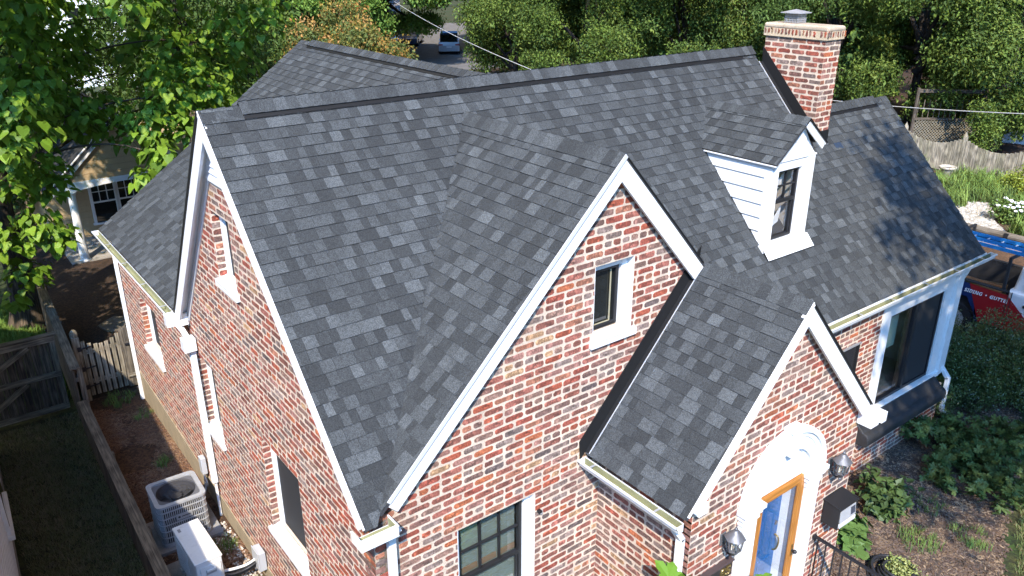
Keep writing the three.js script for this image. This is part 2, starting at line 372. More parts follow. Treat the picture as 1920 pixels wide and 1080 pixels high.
// far walls close the house
part('wall', bx(.02, BASE, -10.19, 8.3, 2.9, -10.0, 0), M.mortar);
part('wall', bx(11.6, BASE, -5.5, 11.78, 2.7, -.15, 0), M.mortar);
part('wall', bx(8.2, BASE, -10.1, 8.4, 2.9, -5.3, 0), M.mortar);
// parged foundation along the left wall
part('foundation', slab(new Frame(V3(0, 0, 0), Z, Y), [[-10.2, BASE], [-.01, BASE], [-.01, -.3], [-5.65, -.03], [-10.2, .24]], -.02, .018), M.parge);
// triangular gable vent
{
  const vent = part('gable_vent', slab(new Frame(V3(-.004, 0, 0), Z, Y), [[-3.74, 5.56], [-2.5, 5.56], [-3.1, 6.2]], -.03, 0), std([.3, .31, .32], .6));
  for (let i = 0; i < 6; i++) {
    const y = 5.56 + i * .085, t = (y - 5.56) / .64, zb = lerp(-3.72, -3.1, t), zf = lerp(-2.5, -3.1, t);
    part('slat', bar(V3(-.02, y + .045, zb), V3(-.02, y + .045, zf), V3(-.3, -1, 0), .1, .012), std([.62, .63, .65], .5), vent);
  }
  part('vent_frame', bar(V3(-.02, 5.55, -3.76), V3(-.02, 5.55, -2.46), Y, .04, .03), M.white, vent);
}

// windows: opening (u, v) in frame f
function windowUnit(f, r, o = {}) {
  const [u0, v0] = r[0], [u1, v1] = r[2], d = o.depth ?? .1, cw = o.casing ?? .085, w = new THREE.Group(); w.name = 'window'; house.add(w);
  place(w, f, (u0 + u1) / 2, v0, 0); const hw = (u1 - u0) / 2, hh = v1 - v0;
  const B = (n, x0, y0, z0, x1, y1, z1, m, r0 = .004) => part(n, bx(x0, y0, z0, x1, y1, z1, r0), m, w);
  if (!o.noSill) {
    B('sill', -hw - .05, -.1, -d - .05, hw + .05, -.015, .05, M.white);
    const s = part('sill', bar(V3(-hw, .012, -d + .01), V3(hw, .012, -d + .01), V3(0, -.28, 1), .16, .03, .07), M.white, w); void s;
  }
  const cas = M.white;
  B('casing', -hw + .001, .0, -d - .09, -hw + cw, hh - .001, -d, cas); B('casing', hw - cw, 0, -d - .09, hw - .001, hh - .001, -d, cas);
  B('casing', -hw + cw, hh - cw, -d - .09, hw - cw, hh - .001, -d - .001, cas);
  if (o.lining) for (const q of [-1, 1]) B('jamb_lining', q > 0 ? hw - .012 : -hw + .001, -.01, -d - .005, q > 0 ? hw - .001 : -hw + .012, hh - .002, -.003, cas, .002);
  const fw = o.frame ?? .045, iw = hw - cw, ih = hh - cw, z = -d - .04;
  if (o.screen) { B('screen', -iw, .03, z - .02, iw, ih, z, M.screen, 0); return w; }
  B('frame', -iw, .02, z - .06, -iw + fw, ih, z, M.black); B('frame', iw - fw, .02, z - .06, iw, ih, z, M.black);
  B('frame', -iw + fw, ih - fw, z - .06, iw - fw, ih, z, M.black); B('frame', -iw + fw, .02, z - .06, iw - fw, .02 + fw, z, M.black);
  const gx = iw - fw, g0 = .02 + fw, g1 = ih - fw;
  if (o.hung) {
    const mid = lerp(g0, g1, o.hung.mid);
    B('meeting_rail', -gx, mid - .025, z - .05, gx, mid + .025, z + .004, M.black);
    const [nx, ny] = o.hung.grid, pw = 2 * gx / nx, ph = (g1 - mid - .025) / ny;
    for (let i = 1; i < nx; i++) B('muntin', -gx + i * pw - .011, mid + .025, z - .045, -gx + i * pw + .011, g1, z - .008, M.black);
    for (let j = 1; j < ny; j++) B('muntin', -gx, mid + .025 + j * ph - .011, z - .044, gx, mid + .025 + j * ph + .011, z - .009, M.black);
    for (let i = 0; i < nx; i++) for (let j = 0; j < ny; j++) B('pane', -gx + i * pw, mid + .025 + j * ph, z - .034, -gx + (i + 1) * pw, mid + .025 + (j + 1) * ph, z - .03, o.glass ?? M.glassDark, 0);
    B('pane', -gx, g0, z - .044, gx, mid - .025, z - .04, o.glass ?? M.glassDark, 0);
    B('stile', -gx, g0, z - .05, -gx + .03, mid - .025, z - .012, M.black); B('stile', gx - .03, g0, z - .05, gx, mid - .025, z - .012, M.black);
  } else B('pane', -gx, g0, z - .034, gx, g1, z - .03, o.glass ?? M.glassDark, 0);
  if (o.extra) o.extra(B, gx, g0, g1, z, w);
  return w;
}
const blindMat = std([.13, .165, .14], .9, { map: T.plain }), roomMat = std([.34, .32, .28], .9);
windowUnit(fLeft, winL.big, { screen: true }); windowUnit(fLeft, winL.mid, { screen: true }); windowUnit(fLeft, winL.slit, { screen: true, casing: .09 }); windowUnit(fLeft, winL.wing, { screen: true });
windowUnit(fFront, winF.attic, { lining: 1, casing: .1, frame: .05, extra(B, gx, g0, g1, z) { B('sash_edge', gx - .07, g0, z - .02, gx - .055, g1, z - .005, std([.3, .27, .17], .6)); B('sash_edge', -gx, g0, z - .02, gx - .07, g0 + .012, z - .005, std([.3, .27, .17], .6)); } });
windowUnit(fFront, winF.low, { lining: 1, hung: { mid: .42, grid: [3, 2] }, glass: M.glass, extra(B, gx, g0, g1, z, w) {
  const n = 26; const sl = []; for (let i = 0; i < n; i++) sl.push(bx(-gx, g0 + (g1 - g0) * i / n, z - .1 + (i % 2) * .004, gx, g0 + (g1 - g0) * (i + 1) / n - .004, z - .085 + (i % 2) * .004, 0));
  part('blind', merge(sl), blindMat, w); B('room_back', -gx - .05, g0 - .1, z - .2, gx + .05, g1 + .1, z - .15, roomMat, 0);
  for (const s of [-1, 0, 1]) B('sill_board', s * gx * .66 - gx * .3, lerp(g0, g1, .42) + .03, z - .075, s * gx * .66 + gx * .3, lerp(g0, g1, .42) + .1, z - .06, std([.14, .09, .05], .7), 0);
} });
// brick returns in the openings of the left wall (the side that faces the front)
for (const r of Object.values(winL)) {
  const f = new Frame(V3(0, 0, r[0][0] + .001), X, Y), n = Math.round((r[2][1] - r[0][1]) / CH);
  layBricks(leftWall, f, [rect(-.0, r[0][1], .1, r[2][1])], [], { u0: 0 }); void n;
}

// roofs
const DK = -.006;                                  // the deck lies just under the shingles
function roof(f, poly, o = {}) { const r = part('roof', slab(f, poly, -.14, DK, []), M.deck); r.userData.deck = 1; delete r.userData.deck; return r; }
const cosM = 1 / Math.hypot(1, SM), EZ = .16, XL = -.15, XM = 9.3, XRR = 12.3, ZLO = -2.2;
const fMain = new Frame(V3(0, mainY(EZ), EZ), X, V3(0, SM, -1));
const vz = z => (EZ - z) / cosM;                   // slope length at depth z
const GE = .1, GX = 3.1, GY = 6.05, GL = .993, GRt = 1.075, EX = 4.56, EY = 4.52, ES = 1.115, ERS = 1.09;
const xz = (x, z) => [x, vz(z)];
const bottom = mainY(EZ);
const holeG = [xz(GX - (GY - bottom) / GL, EZ), xz(GX + (GY - bottom) / GRt, EZ), xz(GX, mainZ(GY))];
const holeE = [xz(EX - (EY - bottom) / ES, EZ), xz(EX + (EY - bottom) / ERS, EZ), xz(EX, mainZ(EY))];
const DX0 = 6.91, DX1 = 7.92, DZ = -.78, DRX = 7.53, DRY = 5.8, DEY = 5.22, DS = .85;
const holeD = [xz(DX0 - .01, DZ), xz(DX1, DZ), xz(DX1, mainZ(DEY)), xz(DRX, mainZ(DRY)), xz(DX0 - .01, mainZ(DEY))];
const mainPoly = [xz(XL, EZ), xz(XRR, EZ), xz(XRR, ZLO), xz(XM, ZLO), xz(XM, -ZR), xz(XL, -ZR)];
const mainRoof = part('roof', merge(cut(mainPoly, [[xz(XL, EZ), xz(XM, EZ), xz(XM, -ZR), xz(XL, -ZR)], [xz(XM, EZ), xz(XRR, EZ), xz(XRR, ZLO), xz(XM, ZLO)]], [holeG, holeE]).map(p => slab(fMain, p, -.035, DK))), M.deck);
layShingles(mainRoof, fMain, [[xz(XL, EZ), xz(XM, EZ), xz(XM, -ZR), xz(XL, -ZR)], [xz(XM, EZ), xz(XRR, EZ), xz(XRR, ZLO), xz(XM, ZLO)]], [holeG, holeE, holeD]);
// rear slope of the main roof and of the lower part
const RSL = 1.28, fRear = new Frame(V3(0, 3.1, -ZR - (HR - 3.1) / RSL), mX, V3(0, RSL, 1)); const rearLen = (HR - 3.1) * Math.hypot(1, 1 / RSL);
part('roof', slab(fRear, rect(-XM, 0, -XL, rearLen), -.035, 0), M.deck);
part('roof', slab(new Frame(V3(0, 2.95, -4.6), mX, V3(0, 2.46, 2.4)), rect(-XRR, 0, -XM, 3.43), -.13, 0), M.deck);
// gable end of the upper part, beside the chimney
part('wall', slab(new Frame(V3(XM - .12, 0, 0), mZ, Y), [[0, 2.9], [5.6, 2.9], [ZR, HR - .12]], 0, .02), M.white);
// rear wing
const WX = 4.25, WY = 6.27, WS = .716, WE = 3.13, fWing = new Frame(V3(-.15, WE, 0), Z, V3(1, WS, 0)), wl = (WX + .15) * Math.hypot(1, WS);
const wingPoly = [[-10.37, 0], [-5.75, 0], [-3.2, wl], [-10.37, wl]];
const wingRoof = part('roof', slab(fWing, wingPoly, -.035, DK), M.deck);
layShingles(wingRoof, fWing, [wingPoly]);
part('roof', slab(new Frame(V3(8.65, WE, 0), mZ, V3(-1, WS, 0)), [[3.2, wl], [5.75, 0], [10.37, 0], [10.37, wl]], -.13, 0), M.deck);
part('wall', slab(new Frame(V3(0, 0, -10.2), mX, Y), [[0, 2.9], [-8.4, 2.9], [-WX, 6.1]], -.1, 0), M.mortar);
// front gable
const fGab = new Frame(V3(GX - (GY - bottom) / GL, bottom, 0), Z, V3(1, GL, 0)), gl = (GY - bottom) * Math.hypot(1, 1 / GL);
const gPoly = [[GE, .09], [GE, gl], [mainZ(GY), gl]];
const gabRoof = part('roof', slab(fGab, gPoly, -.035, DK), M.deck);
layShingles(gabRoof, fGab, [gPoly]);
const fGabR = new Frame(V3(GX, GY, 0), mZ, V3(-1, GRt, 0)), gr = (GY - 4.5) * Math.hypot(1, 1 / GRt);
part('roof', slab(fGabR, [[-GE, -gr], [mainZ(4.4) * -1, -gr], [-mainZ(GY), 0], [-GE, 0]], -.022, .003), M.deck);
// entry
const fEnt = new Frame(V3(2.78, EY - ES * (EX - 2.78), 0), Z, V3(1, ES, 0)), el = (EX - 2.78) * Math.hypot(1, ES), EF = 1.56;
const ePoly = [[.03, 0], [EF, 0], [EF, el], [.03, el]];
const entRoof = part('roof', slab(fEnt, [[.0, 0], [EF, 0], [EF, el], [-1.3, el], [-.0, .9]], -.035, DK), M.deck);
layShingles(entRoof, fEnt, [ePoly]);
part('roof', slab(new Frame(V3(EX, EY, 0), mZ, V3(-1, ERS, 0)), [[-EF, -2.52], [-.1, -2.52], [1.3, 0], [-EF, 0]], -.022, .003), M.deck);
// dormer roof
const fDor = new Frame(V3(DX0 - .05, DEY - .01, 0), Z, V3(1, DS, 0)), dl = (DRX - DX0 + .05) * Math.hypot(1, DS);
const dPoly = [[DZ + .1, 0], [DZ + .1, dl], [mainZ(DRY), dl], [mainZ(DEY) - .02, 0]];
const dorRoof = part('roof', slab(fDor, dPoly, -.03, DK), M.deck);
layShingles(dorRoof, fDor, [dPoly]);
part('roof', slab(new Frame(V3(DRX, DEY + DS * (DRX - DX0 + .05) - .01, 0), mZ, V3(-1, DS * .93, 0)), [[-(DZ + .1), -.66], [1.95, -.66], [-mainZ(DRY), 0], [-(DZ + .1), 0]], -.022, .004), M.deck);

// ridge caps and ridge vents
function caps(parent, a, b, nL, nR, lift, wid = .15, skip = 0) {   // folded caps from b (lower end lies on top) ... laid from a to b
  const acc = new Acc(), D = b.clone().sub(a), L = D.length(); D.normalize(); const n = Math.ceil(L / EXP);
  for (let i = 0; i < n; i++) {
    const s0 = i * EXP, s1 = Math.min(L, s0 + EXP + .05), c = SHINGLES[Math.floor(rs() * 7)].clone().multiplyScalar(.95), up = Y.clone();
    for (const [nn, sgn] of [[nL, 1], [nR, -1]]) {
      const h0 = lift + .016, h1 = lift + .007, p0 = a.clone().addScaledVector(D, s0), p1 = a.clone().addScaledVector(D, s1);
      const ny = nn.n.y, A0 = p0.clone().addScaledVector(up, h0 / ny), A1 = p1.clone().addScaledVector(up, h1 / ny);
      const B0 = p0.clone().addScaledVector(nn.d, wid).addScaledVector(nn.n, h0), B1 = p1.clone().addScaledVector(nn.d, wid).addScaledVector(nn.n, h1);
      const C0 = p0.clone().addScaledVector(nn.d, wid).addScaledVector(nn.n, lift - .004), C1 = p1.clone().addScaledVector(nn.d, wid).addScaledVector(nn.n, lift - .004), E0 = p0.clone().addScaledVector(up, (lift - .004) / ny); const flip = B1.clone().sub(B0).cross(A1.clone().sub(B0)).dot(nn.n) < 0; void sgn;
      const o = rs() * 2, q = (x, y) => [x + o, y + o];
      const F = !flip ? (...v) => acc.quad(v[0], v[1], v[2], v[3], v[4], v[5], v[6], v[7], c) : (...v) => acc.quad(v[3], v[2], v[1], v[0], v[7], v[6], v[5], v[4], c);
      F(B0, B1, A1, A0, q(s0, 0), q(s1, 0), q(s1, wid), q(s0, wid)); F(C0, C1, B1, B0, q(s0, -.02), q(s1, -.02), q(s1, 0), q(s0, 0)); F(C0, B0, A0, E0, q(0, 0), q(.02, 0), q(.02, wid), q(0, wid));
    }
  }
  return stuff(mesh('ridge_cap', acc.geo(), M.shingleV, parent));
}
const side = (dx, dy, dz) => { const d = V3(dx, dy, dz).normalize(); return d; };
const mN = V3(0, 1, SM).normalize(), mF = { d: V3(0, -SM, 1).normalize(), n: mN }, mB = { d: V3(0, -RSL, -1).normalize(), n: V3(0, 1, -RSL).normalize() };
const ridgeY = HR - .006;
caps(mainRoof, V3(.3, ridgeY, -ZR), V3(XL - .01, ridgeY, -ZR), mF, mB, .004);
caps(mainRoof, V3(XM, ridgeY, -ZR), V3(.3, ridgeY, -ZR), mF, mB, .035, .12);
caps(mainRoof, V3(XM - .5, ridgeY - .001, -ZR), V3(XM + .01, ridgeY - .001, -ZR), mF, mB, .004);
function ventStrip(parent, x0, x1, y, z) {         // two ribbed black strips under the raised caps
  for (const [k, t, w] of [[.06, .034, .09], [.13, .028, .075]]) {
    const a = V3(x0, y, z).addScaledVector(mF.d, k).addScaledVector(mN, t / 2), b = V3(x1, y, z).addScaledVector(mF.d, k).addScaledVector(mN, t / 2);
    part('ridge_vent', bar(a, b, mF.d, w, t), M.flash, parent);
  }
  const ribs = []; for (let x = x0; x < x1; x += .045) { const p = V3(x, y, z).addScaledVector(mF.d, .166).addScaledVector(mN, .013); ribs.push(bar(p, p.clone().add(V3(.02, 0, 0)), mF.d, .012, .024, 0, 0, 0)); }
  stuff(part('vent_rib', merge(ribs), M.matteBlack, parent));
}
ventStrip(mainRoof, .31, XM - .35, ridgeY, -ZR);
const LY = mainY(ZLO) - .006, lB = { d: V3(0, -1.02, -1).normalize(), n: V3(0, 1, -1.02).normalize() };
caps(mainRoof, V3(9.9, LY, ZLO), V3(XRR - .45, LY, ZLO), mF, lB, .035, .12); caps(mainRoof, V3(XRR - .5, LY, ZLO), V3(XRR + .01, LY, ZLO), mF, lB, .004);
ventStrip(mainRoof, 9.9, XRR - .46, LY, ZLO);
const wL = { d: V3(-1, -WS, 0).normalize(), n: V3(-WS, 1, 0).normalize() }, wR = { d: V3(1, -WS, 0).normalize(), n: V3(WS, 1, 0).normalize() };
caps(wingRoof, V3(WX, WY, -3.4), V3(WX, WY, -9.9), wR, wL, .035, .12); caps(wingRoof, V3(WX, WY, -9.9), V3(WX, WY, -10.39), wR, wL, .004); caps(wingRoof, V3(WX, WY + .0, -3.9), V3(WX, WY, -3.25), wL, wR, .05);
for (const [k, t, w] of [[.06, .034, .09], [.13, .028, .075]]) part('ridge_vent', bar(V3(WX, WY, -9.85).addScaledVector(wL.d, k).addScaledVector(wL.n, t / 2), V3(WX, WY, -3.7).addScaledVector(wL.d, k).addScaledVector(wL.n, t / 2), wL.d, w, t), M.flash, wingRoof);
const gN = s => ({ d: V3(-1, -s, 0).normalize(), n: V3(-s, 1, 0).normalize() }), gP = s => ({ d: V3(1, -s, 0).normalize(), n: V3(s, 1, 0).normalize() });
caps(gabRoof, V3(GX, GY, mainZ(GY) - .05), V3(GX, GY, GE + .01), gN(GL), gP(GRt), .006, .165);
caps(entRoof, V3(EX, EY, -.1), V3(EX, EY, EF + .01), gN(ES), gP(ERS), .006, .16);
caps(dorRoof, V3(DRX, DRY - .015, mainZ(DRY) - .05), V3(DRX, DRY - .015, DZ + .11), gN(DS), gP(DS), .005, .14);
// valley of cut shingles where the front gable meets the main roof is the meeting line itself

// rakes: boards under the roof edges
let rakeCount = 0;
function rake(a, b, n, w, t, drop = .02, mat = M.white) {   // board hangs below the line a-b, face towards n
  const D = b.clone().sub(a).normalize(); let down = n.clone().cross(D); if (down.y > 0) down.negate();
  const k = (rakeCount++ % 2) * .004; return part('rake_board', bar(a.clone().addScaledVector(n, k), b.clone().addScaledVector(n, k), down, w, t, w / 2 + drop, 0), mat);
}
const apexL = V3(XL + .02, HR - .02, -ZR), eaveF = V3(XL + .02, mainY(.12) - .02, .12), eaveB = V3(XL + .02, 3.12, -5.69);
rake(apexL.clone().add(V3(.0, -.01, 0)), eaveF, mX, .17, .035, .015); rake(apexL.clone().add(V3(.0, -.01, 0)), eaveB, mX, .19, .035, .015);
// soffits and frieze of the rear rake, and drip edges
part('soffit', bar(V3(-.06, HR - .2, -ZR - .03), V3(-.06, 2.98, -5.68), X, .12, .02, 0, .0), M.white);
part('frieze', bar(V3(-.012, HR - .27, -ZR - .02), V3(-.012, 2.92, -5.62), V3(0, 1, -1), .1, .02), M.white);
part('drip_edge', bar(V3(XL - .008, HR - .0, -ZR), V3(XL - .008, 3.1, -5.7), V3(0, 1, -1), .05, .012), M.flash);
part('drip_edge', bar(V3(XL - .007, HR + .004, -ZR), V3(XL - .007, mainY(.15) + .004, .15), V3(0, 1, 1), .05, .01, -.012), M.white);
const zG = GE - .025;
rake(V3(GX, GY - .005, zG), V3(.12, GY - GL * (GX - .12) - .02, zG), Z, .155, .04, .012); rake(V3(GX, GY - .005, zG), V3(4.52, GY - GRt * (4.52 - GX) - .02, zG), Z, .19, .04, .012);
part('drip_edge', bar(V3(GX, GY + .012, GE + .008), V3(.13, GY - GL * (GX - .13) + .012, GE + .008), V3(-1, 1, 0), .05, .012, -.012), std([.5, .5, .5], .5)); part('drip_edge', bar(V3(GX, GY + .014, GE + .007), V3(4.5, GY - GRt * (4.5 - GX) + .014, GE + .007), V3(1, 1, 0), .018, .01, -.004), M.flash);
part('soffit', bar(V3(GX + .14, GY - .27, .04), V3(4.5, GY - GRt * (4.5 - GX) - .13, .04), Z, .07, .02), M.white);
const zE = EF - .026;
rake(V3(EX, EY - .005, zE), V3(2.86, EY - ES * (EX - 2.86) - .02, zE), Z, .15, .04, .012); rake(V3(EX, EY - .005, zE), V3(6.25, EY - ERS * (6.25 - EX) - .01, zE), Z, .18, .04, .012);
part('drip_edge', bar(V3(EX, EY + .012, EF + .008), V3(6.27, EY - ERS * (6.27 - EX) + .012, EF + .008), V3(1, 1, 0), .02, .012, -.004), M.flash); part('drip_edge', bar(V3(EX, EY + .01, EF + .008), V3(2.8, EY - ES * (EX - 2.8) + .01, EF + .008), V3(-1, 1, 0), .045, .012, -.012), M.white);
part('soffit', bar(V3(EX + .1, EY - .26, 1.51), V3(6.22, EY - ERS * (6.22 - EX) - .13, 1.485), Z, .07, .02), M.white);
// boxed return at the right foot of the entry gable
part('eave_return', bx(6.16, 2.38, 1.46, 6.34, 2.56, 1.66), M.white); part('eave_return', bx(6.33, 2.42, 1.0, 6.44, 2.56, 1.7), M.alu);
part('eave_return', bx(2.98, 2.48, 1.453, 3.12, 2.62, 1.57), M.white);
// white band closing the rake of the right end
part('rake_board', bar(V3(XRR - .02, LY - .02, ZLO), V3(XRR - .02, mainY(.12) - .03, .12), V3(0, -1, -1), .16, .035, .09), M.white);

// gutters: an open trough swept along a straight run
function gutter(a, b, out, o = {}) {
  const g = new THREE.Group(); g.name = 'gutter'; house.add(g);
  const L = a.distanceTo(b), D = b.clone().sub(a).normalize(), f = new THREE.Matrix4().makeBasis(out, Y, out.clone().cross(Y)).setPosition(out.clone().cross(Y).dot(D) > 0 ? a : b);
  const w = o.w ?? .125, h = .105, t = .006;
  const S = new THREE.Shape([[0, 0], [0, -h], [w * .62, -h], [w * .72, -h * .82], [w * .78, -h * .5], [w, -h * .22], [w, 0], [w - .016, 0], [w - .016, -.012], [w - .008, -.012], [w - .008, -h * .2], [w * .78 - t, -h * .48], [w * .7, -h * .78], [w * .6, -h + t], [t, -h + t], [t, 0]].map(p => new THREE.Vector2(...p)));
  mesh('trough', new THREE.ExtrudeGeometry(S, { depth: L, bevelEnabled: false }).applyMatrix4(f), M.alu, g);
  const li = new THREE.Shape([[t + .001, -.012], [t + .001, -h + t + .001], [w * .6, -h + t + .001], [w * .7 - .001, -h * .78], [w * .78 - t - .001, -h * .48], [w - .01, -h * .2], [w - .012, -.02], [w - .014, -h * .2], [w * .78 - t - .004, -h * .46], [w * .7 - .004, -h * .74], [w * .58, -h + t + .005], [t + .004, -h + t + .005], [t + .004, -.012]].map(p => new THREE.Vector2(...p)));
  mesh('algae_lining', new THREE.ExtrudeGeometry(li, { depth: L - .01, bevelEnabled: false }).translate(0, 0, .005).applyMatrix4(f), M.algae, g);
  const cap = new THREE.Shape([[0, -.001], [0, -h], [w * .62, -h], [w * .72, -h * .82], [w * .78, -h * .5], [w - .001, -h * .22], [w - .001, -.001]].map(p => new THREE.Vector2(...p)));
  for (const z of [0, L - .003]) mesh('end_cap', new THREE.ExtrudeGeometry(cap, { depth: .003, bevelEnabled: false }).translate(0, 0, z).applyMatrix4(f), M.alu, g);
  for (const s of o.hangers ?? []) { const p = a.clone().addScaledVector(D, L * s).addScaledVector(Y, -.012); mesh('hanger', bar(p.clone().addScaledVector(out, .005), p.clone().addScaledVector(out, w - .012), D, .025, .006), M.zinc, g); }
  if (o.debris) { const acc = []; const r = rng(77); for (let i = 0; i < 90; i++) { const p = a.clone().addScaledVector(D, L * (.03 + .94 * r())).addScaledVector(out, lerp(.02, .07, r())).addScaledVector(Y, -h + .012); acc.push(new THREE.IcosahedronGeometry(lerp(.006, .014, r()), 0).scale(1, .5, 1).translate(p.x, p.y, p.z)); } stuff(mesh('leaf_litter', setUV(merge(acc.map(q => setUV(q)))), std([.12, .1, .05], 1), g)); }
  return g;
}
gutter(V3(2.77, 2.5, .03), V3(2.77, 2.5, EF - .01), mX, { hangers: [.12, .78], debris: true });
gutter(V3(6.3, bottom - .03, EZ + .005), V3(XRR + .22, bottom - .03, EZ + .005), Z, { hangers: [.3, .45, .62, .78, .93], debris: true });
gutter(V3(-.16, WE - .02, -10.4), V3(-.16, WE - .02, -5.72), mX, { hangers: [.2, .45, .7, .93] });
// box gutter at the front left corner
{
  const g = new THREE.Group(); g.name = 'gutter'; house.add(g); const y0 = 2.86, y1 = 2.97;
  gOpen(g, -.27, .13, .1, .3, y0, y1);
}
function gOpen(g, x0, x1, z0, z1, y0, y1) {
  for (const q of [[x0, y0, z1 - .012, x1, y1, z1], [x0, y0, z0, x0 + .012, y1, z1 - .012], [x1 - .012, y0, z0, x1, y1, z1 - .012]]) mesh('trough', bx(...q, .004), M.alu, g);
  mesh('trough', bx(x0, y0 - .012, z0, x1, y0, z1, 0), M.alu, g);
  for (const q of [[x0 + .01, y1 - .004, z1 - .02, x1, y1 + .008, z1 + .012], [x0 - .012, y1 - .004, z0, x0 + .012, y1 + .008, z1 + .012], [x1 - .016, y1 - .004, z0, x1 + .002, y1 + .007, z1 + .01]]) mesh('rim', bx(...q, .004), M.alu, g);
  mesh('algae_lining', bx(x0 + .014, y0 + .002, z0 + .02, x1 - .014, y0 + .008, z1 - .014, 0), M.algae, g);
  mesh('algae_lining', bx(x1 - .018, y0 + .008, z0 + .02, x1 - .0135, y1 - .01, z1 - .02, 0), M.algae, g); mesh('algae_lining', bx(x0 + .0135, y0 + .008, z1 - .02, x1 - .02, y1 - .01, z1 - .0135, 0), M.algae, g);
}
// downspouts: ribbed boxes
function spout(pts, w = .085, d = .065, face = X, mat = M.alu) {
  const g = new THREE.Group(); g.name = 'downspout'; house.add(g);
  for (let i = 0; i + 1 < pts.length; i++) {
    const a = pts[i], b = pts[i + 1], D = b.clone().sub(a).normalize();
    mesh('pipe', bar(a.clone().addScaledVector(D, i ? -.02 : 0), b.clone().addScaledVector(D, i + 2 < pts.length ? .02 : 0), face, w, d, 0, 0, .01), mat, g);
    if (Math.abs(D.y) > .9) { const t = D.clone().cross(face).normalize(); for (const k of [-.3, -.1, .1, .3]) for (const s of [1, -1]) mesh('rib', bar(a, b, face, .006, .004, k * w, s * (d / 2 + .001), 0), mat, g); void t; }
  }
  return g;
}
spout([V3(.16, 2.85, .2), V3(.16, 2.68, .06), V3(.16, BASE + .1, .05)], .085, .07, X);
spout([V3(2.83, 2.4, 1.35), V3(2.9, 2.2, 1.36), V3(2.975, 2.08, 1.36), V3(2.985, BASE + .1, 1.36)], .09, .07, Z);
spout([V3(-.2, 3.05, -5.78), V3(-.12, 2.86, -5.56), V3(-.065, 2.68, -5.4), V3(-.06, .25, -5.4)], .1, .08, Z);
part('downspout', bx(-.2, 2.6, -5.46, -.02, 2.8, -5.28, .01), M.alu); part('downspout', bx(-.075, BASE + .05, -5.42, -.035, .25, -5.38, .01), M.alu);
part('gutter', bx(-.3, 2.92, -5.76, -.02, 3.1, -5.6, .008), M.alu); part('gutter', bx(-.15, 2.95, -5.62, -.03, 3.14, -5.48, .008), M.alu);
spout([V3(-.06, 2.95, -10.1), V3(-.045, 2.7, -10.02), V3(-.045, BASE, -10.02)], .09, .06, Z);
spout([V3(11.9, 2.72, .1), V3(11.92, 2.5, .02), V3(11.86, .75, .02), V3(11.86, .55, .2), V3(11.86, -.1, .21), V3(11.95, -.3, .3)], .09, .07, X);

// flashing: black metal along the front wall above the entry roof and beside the chimney
const eL = x => EY - ES * (EX - x);
part('flashing', slab(new Frame(V3(0, 0, .008), X, Y), [[2.7, eL(2.7) + .03], [EX - .05, eL(EX - .05) + .03], [EX - .02, eL(EX) + .22], [EX - .28, eL(EX - .28) + .27], [2.68, eL(2.68) + .3]], 0, .012), M.flash);
part('flashing', bar(V3(2.78, eL(2.78) + .02, .045), V3(EX - .02, eL(EX - .02) + .02, .045), Z, .06, .012), M.flash);
part('flashing', bar(V3(2.78, eL(2.78) + .024, .08), V3(EX - .02, eL(EX - .02) + .024, .08), Z, .012, .014), M.zinc);
